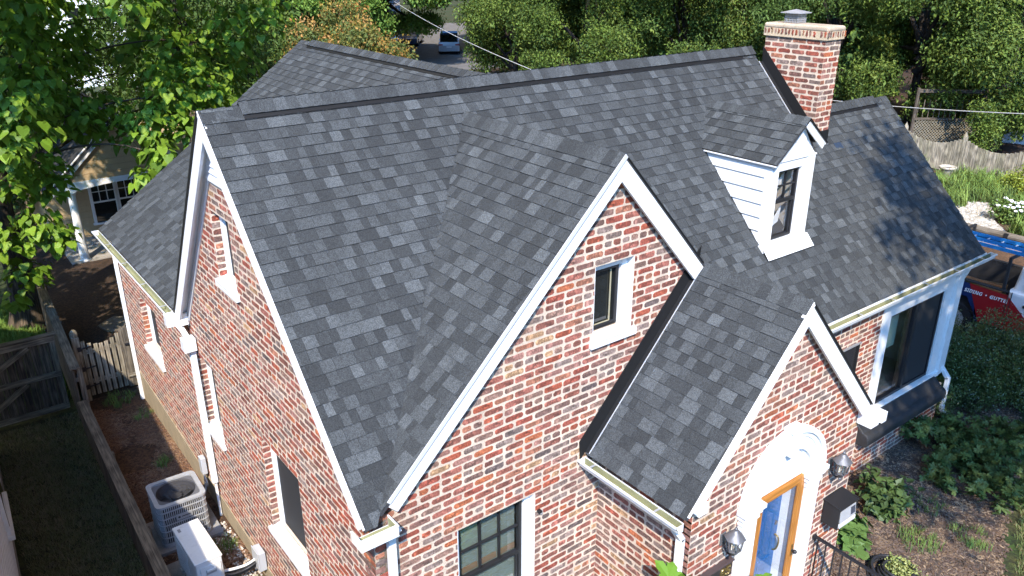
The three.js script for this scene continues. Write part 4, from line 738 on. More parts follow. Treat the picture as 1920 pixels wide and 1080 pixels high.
struct('garden_bed', flat([[6.2, 1.2], [6.3, .1], [12.3, .1], [14.5, -1.5], [15.2, .2], [12.2, 1.5], [9.6, 2.35], [8.3, 2.9], [7.2, 4.5], [5.8, 4.5], [5.6, 1.5]], .004), std([.4, .31, .25], 1, { map: T2.dirt, bumpMap: T2.dirt, bumpScale: .02 }));
struct('driveway', flat([[14.6, 12], [14.6, -9], [21.6, -9], [21.6, 12]], .004), std([.5, .48, .45], .95, { map: T2.asphalt }));
struct('bare_earth', flat([[21.6, 12], [21.6, -9], [23.0, -9], [23.0, 12]], .005), std([.95, .8, .62], 1, { map: T2.dirt }));
struct('garden_soil', flat([[23.3, 6], [23.3, -11], [30.6, -14], [30.6, 6]], .004), std([.9, .76, .6], 1, { map: T2.dirt, bumpMap: T2.dirt, bumpScale: .02 }));
struct('woodland_floor', flat([[31, 4], [31, -16], [27, -24], [23, -40], [34, -47], [60, -40], [70, 4]], .006), std([.45, .36, .28], 1, { map: T2.dirt }));
struct('street', flat([[29, -46.5], [36, -44.5], [40.5, -55], [47, -67], [56, -80], [48, -83], [39.2, -68], [33, -56]], .02), std([.85, .84, .82], .9, { map: T2.asphalt }));
struct('kerb', setUV(new THREE.TubeGeometry(new THREE.CatmullRomCurve3([V3(28.9, G + .05, -46.4), V3(33, G + .05, -56), V3(39.2, G + .05, -68), V3(48, G + .05, -83)]), 40, .14, 6)), M.concrete);

// scattered small stuff: one instanced object
function scatter(name, label, category, geo, mat, spots, cols, o = {}) {     // spots: [x, y, z, scale, turn, tilt]
  const m = new THREE.InstancedMesh(geo, mat, spots.length), d = new THREE.Object3D(), c = new THREE.Color(), r = rng(o.seed ?? 9);
  spots.forEach((s, i) => { d.position.set(s[0], s[1], s[2]); d.rotation.set(s[5] ?? 0, s[4] ?? r() * 6.28, s[6] ?? 0, 'YXZ'); d.scale.setScalar(s[3]); d.updateMatrix(); m.setMatrixAt(i, d.matrix); const k = cols[Math.floor(r() * cols.length)], q = lerp(.8, 1.2, r()); m.setColorAt(i, c.setRGB(k[0] * q, k[1] * q, k[2] * q)); });
  m.castShadow = m.receiveShadow = true; m.name = o.parent ? name : numbered(name); (o.parent ?? scene).add(m); m.userData.kind = 'stuff';
  if (!o.parent) { m.userData.label = label; m.userData.category = category; }
  return m;
}
const inPoly = (p, x, z) => { let k = false; for (let i = 0, j = p.length - 1; i < p.length; j = i++) if ((p[i][1] > z) !== (p[j][1] > z) && x < (p[j][0] - p[i][0]) * (z - p[i][1]) / (p[j][1] - p[i][1]) + p[i][0]) k = !k; return k; };
function fill(poly, n, seed, f) { const r = rng(seed), out = [], xs = poly.map(p => p[0]), zs = poly.map(p => p[1]), a = Math.min(...xs), b = Math.max(...xs), c = Math.min(...zs), d = Math.max(...zs); let g = 0; while (out.length < n && g++ < n * 40) { const x = lerp(a, b, r()), z = lerp(c, d, r()); if (!inPoly(poly, x, z)) continue; const s = f(x, z, r); if (s) out.push(s); } return out; }
function tuftGeo(seed, n, h, spread, w) {
  const r = rng(seed), a = new Acc();
  for (let i = 0; i < n; i++) {
    const t = r() * 6.28, x = (r() - .5) * spread, z = (r() - .5) * spread, l = h * lerp(.5, 1.1, r()), k = l * lerp(.2, .8, r()), dx = Math.cos(t), dz = Math.sin(t), wx = -dz * w / 2, wz = dx * w / 2;
    const b0 = V3(x - wx, 0, z - wz), b1 = V3(x + wx, 0, z + wz), m0 = V3(x + dx * k * .35 - wx * .8, l * .6, z + dz * k * .35 - wz * .8), m1 = V3(x + dx * k * .35 + wx * .8, l * .6, z + dz * k * .35 + wz * .8), e = V3(x + dx * k, l * .92, z + dz * k);
    a.quad(b0, b1, m1, m0, [0, 0], [1, 0], [1, .6], [0, .6]); a.tri(m0, m1, e, [0, .6], [1, .6], [.5, 1]);
  }
  return a.geo();
}
const leafMat = (rough = .7, tr = .25) => new THREE.MeshPhysicalMaterial({ color: 0xffffff, roughness: rough, specularIntensity: .3, transmission: tr, thickness: 0, side: THREE.DoubleSide });
const grassMat = std([1, 1, 1], .9, { side: THREE.DoubleSide });
const nz = (x, z) => fbm(nA, (x * .13) % 1 + 1, (z * .13) % 1 + 1, 6, 3);
{ // lawns
  const tg = tuftGeo(1, 7, .06, .12, .007), tl = tuftGeo(2, 9, .16, .2, .012);
  scatter('lawn_grass', 'short thin grass of the shaded side yard between fence and white house', 'grass', tg, grassMat, fill([[-2.7, -2.5], [-1.4, -2.5], [-1.2, -10.2], [-2.7, -10.2]], 9000, 31, (x, z, r) => [x, G, z, lerp(.6, 1.3, r())]), [[.12, .13, .045], [.16, .16, .06], [.2, .18, .085], [.23, .19, .11]]);
  scatter('tall_grass', 'bright green grass around the trunk behind the wooden gate', 'grass', tl, grassMat, fill([[-4.5, -10.9], [-1.2, -10.9], [-1.1, -17], [-6, -17]], 7000, 32, (x, z, r) => [x, G, z, lerp(.6, 1.3, r())]), [[.1, .18, .03], [.13, .22, .03], [.16, .25, .04]]);
  scatter('lawn_grass', 'front lawn grass at the lower right beside the mulch bed', 'grass', tg, grassMat, fill([[8.0, 4.5], [8.6, 3.05], [9.9, 2.5], [12.4, 1.65], [14.5, .8], [14.5, 4.5]], 9000, 33, (x, z, r) => [x, G, z, lerp(.7, 1.4, r())]), [[.09, .12, .03], [.1, .14, .04], [.14, .16, .05], [.2, .17, .08]]);
}
{ // chips of mulch, needles, gravel
  const r = rng(44), chip = (n, L, w) => { const a = []; for (let i = 0; i < n; i++) { const g = new THREE.BoxGeometry(L * lerp(.5, 1.2, r()), .006, w * lerp(.6, 1.4, r())).rotateZ((r() - .5) * .5).rotateX((r() - .5) * .6).rotateY(r() * 6.28).translate((r() - .5) * .22, .004 + r() * .014, (r() - .5) * .22); a.push(g); } return merge(a); };
  const cm = std([1, 1, 1], .95);
  scatter('bark_mulch', 'brown and tan bark chips covering the bed beside the entrance', 'mulch', chip(9, .06, .014), cm, fill([[6.3, 1.4], [6.4, .15], [12.2, .15], [14.3, -1.3], [15, .2], [12.2, 1.5], [9.6, 2.35], [8.3, 2.9], [7.2, 4.3], [5.9, 4.3]], 7000, 45, (x, z, q) => [x, G + .005, z, lerp(.7, 1.3, q())]), [[.1, .062, .038], [.065, .042, .03], [.14, .095, .06], [.24, .17, .105], [.05, .038, .03], [.085, .055, .04], [.12, .085, .065]]);
  scatter('pine_straw', 'reddish dry needles on the strip of soil along the left brick wall', 'needles', chip(9, .07, .004), cm, fill([[-1.2, -2.2], [-.05, -2.2], [-.05, -10.4], [-1.05, -10.4]], 2600, 46, (x, z, q) => nz(x, z) > .42 ? [x, G + .005, z, lerp(.7, 1.3, q())] : null), [[.14, .07, .04], [.2, .1, .05], [.1, .06, .04], [.26, .16, .09]]);
  scatter('gravel', 'pale gravel patch in the terraced garden beyond the driveway', 'gravel', new THREE.IcosahedronGeometry(.06, 0).scale(1, .6, 1), cm, fill([[23.8, -4.6], [25.6, -6.4], [27.2, -6.6], [27.6, -5.8], [25.5, -4.8], [24.2, -3.7]], 1500, 47, (x, z, q) => [x, G + .01, z, lerp(.6, 1.6, q())]), [[.36, .33, .27], [.44, .4, .34], [.28, .25, .2]]);
  scatter('gravel', 'small pebbles and litter by the downspout at the left brick wall', 'gravel', new THREE.IcosahedronGeometry(.016, 0), cm, fill([[-.35, -5.2], [-.05, -5.2], [-.05, -3.2], [-.3, -3.2]], 500, 48, (x, z, q) => [x, G + .008, z, lerp(.6, 1.7, q())]), [[.4, .36, .3], [.3, .2, .14], [.5, .45, .38]]);
  const ps = []; for (let i = 0; i < 2; i++) ps.push([lerp(-.1, .9, r()), G + .012, -12.6 - i * 1.5, 1]);
  const pm = std([.15, .13, .105], .95, { map: T.mortar });
  for (const p of ps) { const a = r() * 6, s = new THREE.Shape(Array.from({ length: 8 }, (_, i) => { const t = i / 8 * 6.283, k = lerp(.26, .4, r()); return new THREE.Vector2(Math.cos(t) * k * 1.3, Math.sin(t) * k); })); const o = mesh('stone', setUV(new THREE.ExtrudeGeometry(s, { depth: .03, bevelEnabled: true, bevelSize: .01, bevelThickness: .01, bevelSegments: 1 }).rotateX(-Math.PI / 2).rotateY(a)), pm, path); o.position.set(p[0], G + .005, p[2]); }
}

// ---------------------------------------------------------------- trees
const barkMat = std([.3, .25, .2], .95, { map: T.bark, bumpMap: T.bark, bumpScale: .03 }), darkBark = std([.12, .1, .085], .95, { map: T.bark, bumpMap: T.bark, bumpScale: .03 });
function limb(pts, r0, r1, seg = 14, rad = 9, seed = 1) {
  const c = new THREE.CatmullRomCurve3(pts, false, 'centripetal'), g = new THREE.TubeGeometry(c, seg, 1, rad), p = g.attributes.position, n = g.attributes.normal, uv = g.attributes.uv, L = c.getLength(), q = rng(seed), ph = Array.from({ length: 4 }, () => q() * 6.28);
  for (let i = 0; i <= seg; i++) { const t = i / seg, C = c.getPointAt(t), R = lerp(r0, r1, Math.pow(t, .8)) * (1 + (t < .08 ? (.08 - t) * 5 : 0)); for (let j = 0; j <= rad; j++) { const k = i * (rad + 1) + j, a = j / rad * 6.283, w = R * (1 + .07 * Math.sin(3 * a + ph[0] + t * 5) + .05 * Math.sin(5 * a + ph[1])); p.setXYZ(k, C.x + n.getX(k) * w, C.y + n.getY(k) * w, C.z + n.getZ(k) * w); uv.setXY(k, j / rad * 6.28 * r0, t * L); } }
  g.computeVertexNormals(); return g;
}
function sprayGeo(seed, n, R, L, W) {              // a clump of small bent leaves
  const r = rng(seed), a = new Acc();
  for (let i = 0; i < n; i++) {
    const p = V3(r() - .5, r() - .5, r() - .5).multiplyScalar(2 * R), d = V3(r() - .5, r() * .9 - .6, r() - .5).normalize(), u = V3(r() - .5, r() + .5, r() - .5).normalize(), s = d.clone().cross(u).normalize(), w = W * lerp(.7, 1.2, r()), l = L * lerp(.7, 1.2, r());
    const m = p.clone().addScaledVector(d, l * .5), e = p.clone().addScaledVector(d, l).addScaledVector(u, -l * .2), q0 = m.clone().addScaledVector(s, w / 2).addScaledVector(u, .1 * w), q1 = m.clone().addScaledVector(s, -w / 2).addScaledVector(u, .1 * w);
    a.tri(p, q0, e, [0, 0], [1, 0], [0, 1]); a.tri(p, e, q1, [0, 0], [0, 1], [1, 0]);
  }
  return a.geo();
}
const sprays = [1, 2, 3].map(i => sprayGeo(60 + i, 9, .24, .15, .085)), bigSprays = [1, 2].map(i => sprayGeo(80 + i, 10, .42, .24, .15));
function crown(parent, blobs, per, geo, cols, seed, o = {}) {   // leaf clumps through the outer shell of every blob
  const r = rng(seed), spots = [];
  for (const [x, y, z, R] of blobs) {
    const n = Math.round(per * R * R);
    for (let i = 0; i < n; i++) {
      const d = V3(r() - .5, r() - .5, r() - .5).normalize(), k = R * lerp(o.in ?? .62, 1.08, Math.pow(r(), .6)) * (1 + .16 * Math.sin(d.x * 7 + x * 3) * Math.sin(d.y * 8 + z));
      spots.push([x + d.x * k, y + d.y * k * (o.flat ?? .85), z + d.z * k, lerp(.7, 1.3, r()), r() * 6.28, (r() - .5) * 1.6, (r() - .5) * 1.6]);
    }
  }
  return scatter(o.name ?? 'crown', null, null, geo, o.mat ?? leafMat(.6, .2), spots, cols, { parent, seed: seed + 1 });
}
function tree(name, label, x, z, H, W, cols, seed, o = {}) {
  const t = thing(name, label, 'tree', [x, G, z], 0, o.group), r = rng(seed), blobs = [], n = o.blobs ?? 38, low = o.low ?? .16;
  for (let i = 0; i < n; i++) { const h = lerp(low, .95, (i + r()) / n), k = W * .5 * Math.sin(Math.PI * clamp((h - low) / (1 - low) * .78 + .2)), a = r() * 6.28, d = k * Math.sqrt(lerp(.25, 1, r())); blobs.push([Math.cos(a) * d, h * H, Math.sin(a) * d, lerp(.1, .185, r()) * W]); }
  const lim = []; for (let i = 0; i < 7; i++) { const b = blobs[Math.floor(r() * n)], y0 = H * lerp(.15, .45, r()); lim.push(limb([V3(0, y0, 0), V3(b[0] * .45, lerp(y0, b[1], .55), b[2] * .45), V3(b[0], b[1], b[2])], H * .014, .02, 8, 6, seed + i)); }
  mesh('trunk', limb([V3(0, -.1, 0), V3(r() * .2, H * .3, r() * .2), V3(r() * .4 - .2, H * .85, r() * .4 - .2)], H * .026, .05, 12, 9, seed), darkBark, t); mesh('limbs', merge(lim), darkBark, t);
  crown(t, blobs, o.per ?? 170, o.geo ?? sprays[seed % 3], cols, seed + 5, o);
  return t;
}
const OAKG = [[.075, .12, .022], [.1, .155, .026], [.13, .19, .03], [.055, .09, .02], [.16, .21, .04]], DARKG = [[.06, .105, .022], [.075, .125, .026], [.09, .145, .03], [.052, .09, .02]], LIGHTG = [[.12, .21, .035], [.145, .24, .04], [.1, .18, .03], [.17, .26, .045]], YELG = [[.12, .15, .03], [.09, .12, .03], [.16, .17, .04]];
tree('maple_tree', 'dark leafy tree behind the catalpa, nearest to the left edge', -1.6, -24.5, 10, 7.5, DARKG, 201, { per: 120 });
tree('maple_tree', 'dark leafy tree behind the garage roof, between the catalpa and the orange shrub', 6.9, -27.5, 9.5, 7.2, DARKG, 202, { per: 120 });
tree('bushy_tree', 'mid green bushy tree just left of the orange flowering crepe myrtle', 11.2, -33, 7.5, 5.5, OAKG, 203, { per: 130 });
tree('layered_tree', 'bright green tree with flat layered boughs above the far street', 29.2, -52, 12, 11, LIGHTG, 204, { per: 130, flat: .35, blobs: 34, low: .2, geo: bigSprays[0] });
tree('street_tree', 'tall tree with a bare pale trunk beside the far parked cars', 39.5, -53.5, 15, 9, OAKG, 205, { per: 70, low: .42, geo: bigSprays[1] });
tree('magnolia_tree', 'rounded mid green tree right of the street with its foliage down to the ground', 29.2, -35.8, 8, 6.6, OAKG, 206, { per: 150, low: .05 });
tree('oak_tree', 'broad sunlit tree above the middle of the main ridge', 30.4, -30.5, 10, 9, OAKG, 207, { per: 150, low: .14 });
tree('oak_tree', 'dark tree left of the chimney with deep shade under its boughs', 33.5, -25.5, 11, 9, [...OAKG, ...DARKG], 208, { per: 140, low: .2 });
tree('ash_tree', 'tree with a yellow tinged top just left of the chimney', 36, -24, 11, 7, [...YELG, ...OAKG], 209, { per: 130, low: .3 });
tree('oak_tree', 'dense dark tree directly behind the chimney', 36.5, -18.5, 12, 8, DARKG, 210, { per: 130, low: .1 });
tree('pear_tree', 'sunlit tree right of the chimney, over the picket fence', 36.2, -13.8, 11, 8, OAKG, 211, { per: 160, low: .16 });
tree('pear_tree', 'sunlit tree at the upper right edge beside the pale neighbouring house', 36.5, -10.0, 10.5, 7, OAKG, 212, { per: 160, low: .12 });
tree('oak_tree', 'very dark tree behind the sunlit ones at the upper right', 43, -9, 13, 10, DARKG, 213, { per: 90, low: .08, geo: bigSprays[0] });
{ // the far wood
  const r = rng(300), sp = [];
  for (let i = 0; i < 26000; i++) { const a = lerp(-.12, 1.6, r()), d = lerp(66, 96, r()), h = 15 + 4 * Math.sin(a * 17) + 3 * Math.sin(a * 41); const x = camera.position.x + Math.sin(a) * d, z = camera.position.z - Math.cos(a) * d; if (Math.abs(a - .555) < .06) continue; sp.push([x, G + Math.pow(r(), .8) * h, z, lerp(1.6, 3.4, r()), r() * 6.28, (r() - .5) * 1.5, (r() - .5)]); }
  scatter('far_wood', 'far wood of mixed dark and mid green trees closing the view', 'woods', bigSprays[1], leafMat(.7, .15), sp, [...OAKG, ...DARKG, ...DARKG], { seed: 301 });
}
{ // crepe myrtle
  const t = thing('crepe_myrtle', 'large rounded shrub with orange pink flower heads behind the rear wing', 'shrub', [14.6, G, -29.4]), r = rng(410), blobs = [];
  for (let i = 0; i < 34; i++) { const a = r() * 6.28, d = 3.1 * Math.sqrt(r()), h = lerp(1, 6.1, r()) * (1 - d * .1); blobs.push([Math.cos(a) * d, h, Math.sin(a) * d, lerp(.6, 1.0, r())]); }
  for (let i = 0; i < 5; i++) { const b = blobs[i]; mesh('trunk', limb([V3(.1 * i - .2, 0, 0), V3(b[0] * .4, 1, b[2] * .4), V3(b[0], b[1], b[2])], .07, .02, 8, 6, i), darkBark, t); }
  crown(t, blobs, 190, sprays[0], [[.09, .13, .035], [.12, .15, .04], [.15, .15, .04]], 411);
  crown(t, blobs.map(b => [b[0], b[1] + .25, b[2], b[3] * 1.02]), 52, sprays[1], [[.4, .2, .05], [.36, .22, .06], [.46, .26, .09], [.3, .2, .04], [.22, .2, .04]], 413, { name: 'flower_heads', in: .9 });
}
{ // catalpa: big heart-shaped leaves
  const t = thing('catalpa_tree', 'large tree with big bright heart-shaped leaves at the left edge', 'tree', [-1.25, G, -15.4]);
  const C = CATALPA.map(c => [c[0] + 1.25, c[1] - G, c[2] + 15.4]);
  mesh('trunk', limb([V3(0, -.1, 0), V3(.05, 1.2, .1), V3(-.05, 3.2, .3), V3(.3, 5.5, .4), V3(.6, 7.5, .4)], .36, .14, 18, 16, 3), barkMat, t);
  const lim = []; const r = rng(77);
  C.forEach((c, k) => { if (k >= NCAT || k % 5) return; const y0 = clamp(c[1] - 1.2, 1.8, 6); lim.push(limb([V3(.02, y0, .25), V3(c[0] * .35, lerp(y0, c[1], .6) + .3, c[2] * .35 + .2), V3(c[0] * .75, c[1] + .15, c[2] * .75), V3(...c)], .05, .01, 12, 7, Math.floor(r() * 999))); });
  mesh('limbs', merge(lim), barkMat, t);
  const heart = seed => {
    const a = new Acc(), q = rng(seed), fold = lerp(.1, .3, q()), droop = lerp(.15, .45, q()), half = [[0, 0], [.26, .13], [.44, .02], [.46, -.22], [.33, -.5], [.14, -.8], [0, -1]];
    const P = (x, y) => V3(x, y, -fold * Math.abs(x) - droop * y * y + .05 * Math.sin(x * 9 + y * 5)), mid = [[0, 0], [0, -.22], [0, -.5], [0, -.8], [0, -1]];
    for (const s of [1, -1]) { const E = half.map(p => P(p[0] * s, p[1])), N = mid.map(p => P(0, p[1])), T4 = (A, B, D) => s > 0 ? a.tri(A, D, B, [0, 0], [1, 0], [1, 1]) : a.tri(A, B, D, [0, 0], [1, 0], [1, 1]); T4(N[0], E[1], E[2]); T4(N[0], E[2], N[1]); T4(N[1], E[2], E[3]); T4(N[1], E[3], N[2]); T4(N[2], E[3], E[4]); T4(N[2], E[4], N[3]); T4(N[3], E[4], E[5]); T4(N[3], E[5], N[4]); }
    return a.geo();
  };
  const forms = [1, 2, 3, 4].map(i => heart(90 + i)), cr = new THREE.Group(); cr.name = 'crown'; t.add(cr);
  const leaves = [], tmp = new THREE.Matrix4();
  C.forEach((c, ci) => {
    const R = CATALPA[ci][3], n = Math.round(CATALPA[ci][4] * 1.45);
    for (let i = 0; i < n; i++) {
      const d = V3(r() - .5, r() - .5, r() - .5).normalize(), k = R * Math.pow(r(), .4), p = V3(c[0] + d.x * k, c[1] + d.y * k * .8, c[2] + d.z * k);
      const tip = V3(d.x * .7 + (r() - .5) * .7, -lerp(.15, 1.3, r()), d.z * .7 + (r() - .5) * .7).normalize(), up = V3(d.x * .4 + (r() - .5) * .5, 1, d.z * .4 + (r() - .5) * .5).normalize(), yA = tip.clone().negate(), xA = yA.clone().cross(up).normalize(), zA = xA.clone().cross(yA);
      const s = lerp(.11, .245, r()); leaves.push({ m: new THREE.Matrix4().makeBasis(xA.multiplyScalar(s), yA.multiplyScalar(s), zA.multiplyScalar(s)).setPosition(p), s, f: i % 4, q: r(), w: p.clone().add(t.position), h: p.y });
    }
  });
  leaves.forEach(l => { l.score = shown(l.w, camera.position.clone().sub(l.w).normalize()) * l.s * l.s * (1 + .3 * (l.h - 4)); });
  leaves.sort((a, b) => b.score - a.score);
  const tones = [[.12, .215, .016], [.15, .255, .018], [.18, .3, .022], [.1, .18, .015], [.22, .34, .028]].map(c => new THREE.Color().setRGB(...c)), mats = tones.map(c => new THREE.MeshPhysicalMaterial({ color: c, roughness: .55, specularIntensity: .4, transmission: .35, thickness: 0, side: THREE.DoubleSide }));
  leaves.slice(0, 300).forEach(l => { const m = mesh('leaf', forms[l.f], mats[Math.floor(l.q * 5)], cr); l.m.decompose(m.position, m.quaternion, m.scale); });
  forms.forEach((g, k) => { const L = leaves.slice(300).filter(l => l.f === k), im = new THREE.InstancedMesh(g, new THREE.MeshPhysicalMaterial({ color: 0xffffff, roughness: .55, specularIntensity: .4, transmission: .35, thickness: 0, side: THREE.DoubleSide }), L.length); L.forEach((l, i) => { im.setMatrixAt(i, l.m); im.setColorAt(i, tones[Math.floor(l.q * 5)]); }); im.name = 'foliage'; im.castShadow = im.receiveShadow = true; cr.add(stuff(im)); }); void tmp;
}
// ---------------------------------------------------------------- fences and gates
const boardMats = [[.26, .22, .17], [.31, .27, .21], [.22, .185, .145], [.35, .31, .24], [.28, .26, .19]].map(c => std(c, .95, { map: T.wood, bumpMap: T.wood, bumpScale: .004 }));
const greyWood = [[.5, .46, .35], [.56, .52, .4], [.44, .41, .31], [.62, .57, .45], [.5, .48, .34]].map(c => std(c, .95, { map: T.wood, bumpMap: T.wood, bumpScale: .004 }));
const paleWood = [[.72, .67, .52], [.8, .75, .6], [.64, .6, .46], [.86, .8, .64], [.7, .67, .5]].map(c => std(c, .95, { map: T.wood, bumpMap: T.wood, bumpScale: .004 }));
const rf = rng(900);
const pick = a => a[Math.floor(rf() * a.length)];
function bmesh(name, parent, mat, ...box) { return mesh(name, bx(...box), mat, parent); }
{ // side yard fence running along the house
  const fence = (label, z0, z1, top, x0, x1) => {
    const t = thing('board_fence', label, 'fence', [x0, G, z0]), L = z0 - z1, H = top - G, dx = (x1 - x0) / L;
    for (let s = 0; s < L - .05; s += .143) { const q = rf() * .03; bmesh('board', t, pick(boardMats), dx * s - .012, .04, -s - .138, dx * s + .01, H - .05 - q, -s, .004); }
    for (const y of [.25, H - .25]) mesh('rail', bar(V3(.035, y, 0), V3(.035 + dx * L, y, -L), Y, .09, .04), pick(boardMats), t);
    for (let s = .05; s < L; s += 2.3) bmesh('post', t, pick(boardMats), dx * s + .055, 0, -s - .09, dx * s + .145, H - .045, -s, .006);
    mesh('cap_rail', bar(V3(.03, H - .02, .02), V3(.03 + dx * L, H - .02, -L), X, .16, .035), boardMats[3], t);
    return t;
  };
  fence('long low weathered board fence beside the two outdoor units', -2.2, -8.9, .5, -1.42, -1.27);
  fence('taller stretch of board fence joining the dark braced gate', -8.93, -14.5, 1.16, -1.26, -1.0);
  // braced gate seen from inside
  const g = thing('wooden_gate', 'dark wooden gate with diagonal braces, left of the fence corner', 'gate', [-1.3, G, -10.42]);
  for (let i = 0; i < 11; i++) bmesh('board', g, boardMats[(i * 3) % 5], -.14 - i * .143, .05, -.03, -.003 - i * .143, 1.56, -.008, .004);
  for (const [y, h] of [[1.53, .12], [.8, .1], [.08, .11]]) bmesh('rail', g, greyWood[1], -1.58, y, -.008, 0, y + h, .045);
  bmesh('stile', g, greyWood[2], -.1, .19, -.008, .0, 1.53, .042);
  mesh('brace', bar(V3(-.45, 1.52, .02), V3(-1.5, .92, .02), Z, .05, .1), greyWood[0], g); mesh('brace', bar(V3(-.6, .79, .02), V3(-1.5, .2, .02), Z, .05, .1), greyWood[0], g);
  bmesh('cap_rail', g, boardMats[3], -1.62, 1.65, -.08, .04, 1.685, .06);
  // scalloped picket gate
  const p = thing('picket_gate', 'weathered picket gate with scalloped top and black hinges against the brick wall', 'gate', [-.92, G, -10.6]);
  const post = mesh('post', bx(-.09, 0, -.05, .05, 1.42, .06, .01), greyWood[0], p); void post;
  mesh('post_finial', setUV(new THREE.SphereGeometry(.075, 12, 8).scale(1, 1.5, .8).translate(-.02, 1.47, .005)), greyWood[2], p);
  for (let i = 0; i < 7; i++) { const x = .1 + i * .104, u = (i - 3) / 3.4, y = 1.18 + .16 * u * u; mesh('picket', bar(V3(x, .1, .03), V3(x + (rf() - .5) * .015, y, .03), X, .074, .02), pick(greyWood), p); }
  bmesh('picket', p, boardMats[3], .77, .06, .015, .93, 1.38, .04);
  for (const y of [.35, 1.0]) bmesh('rail', p, greyWood[3], .05, y, -.03, .92, y + .085, .018);
  bmesh('rail', p, greyWood[3], .78, .28, .04, .95, .36, .07);
  for (const y of [.32, .72, 1.16]) { bmesh('hinge', p, M.iron, -.02, y - .05, .06, .05, y + .05, .07); mesh('hinge', bar(V3(.05, y, .06), V3(.24, y + .01, .055), Y, .03, .012), M.iron, p); }
  mesh('latch', bar(V3(.83, 1.02, .05), V3(.95, 1.02, .06), Y, .04, .03), M.iron, p);
}
// ---------------------------------------------------------------- white house at the left edge
{
  const h = thing('white_house', 'white sided house at the lower left edge, its wall in shade', 'house', [-2.665, G, -9.5]); h.rotation.y = -.0452;
  const H = 4.35, w = std([.66, .68, .7], .7, { map: T.paint });
  mesh('wall', bx(-8, 0, 0, -.02, H - .1, 13, 0), w, h);
  for (let i = 0; i < 21; i++) { const y = .3 + i * .19; mesh('clapboard', bar(V3(-.012, y + .1, 0), V3(-.012, y + .1, 13), V3(.06, 1, 0), .2, .016), w, h); }
  mesh('foundation', bx(-8, 0, .01, -.005, .28, 12.99, 0), M.concrete, h);
  const rfm = slab(new Frame(V3(.02, H - .05, 0), mZ, V3(-1, .72, 0)), rect(-13.2, 0, .2, 5.1), -.1, 0); mesh('roof', setUV(rfm), M.deck, h);
  const rg = slab(new Frame(V3(-8.3, H - .05, 0), Z, V3(1, .72, 0)), rect(-.2, 0, 13.2, 5.1), -.1, 0); mesh('roof', setUV(rg), M.deck, h);
  mesh('gable', slab(new Frame(V3(0, 0, 0), mX, Y), [[0, 0], [8.2, 0], [8.2, H - .1], [4.1, H + 2.7], [0, H - .1]], -.1, .01), w, h);
  for (const z of [3.55, 7.6]) { const g = new THREE.Group(); g.name = 'window'; h.add(g); mesh('frame', bx(-.03, 1.0, z - .55, .045, 2.35, z + .55), M.white, g); mesh('pane', bx(.03, 1.08, z - .47, .05, 1.64, z + .47, 0), M.glassDark, g); mesh('pane', bx(.03, 1.72, z - .47, .05, 2.27, z + .47, 0), M.glassDark, g); mesh('sill', bx(-.02, .93, z - .6, .08, 1.0, z + .6), M.white, g); }
}
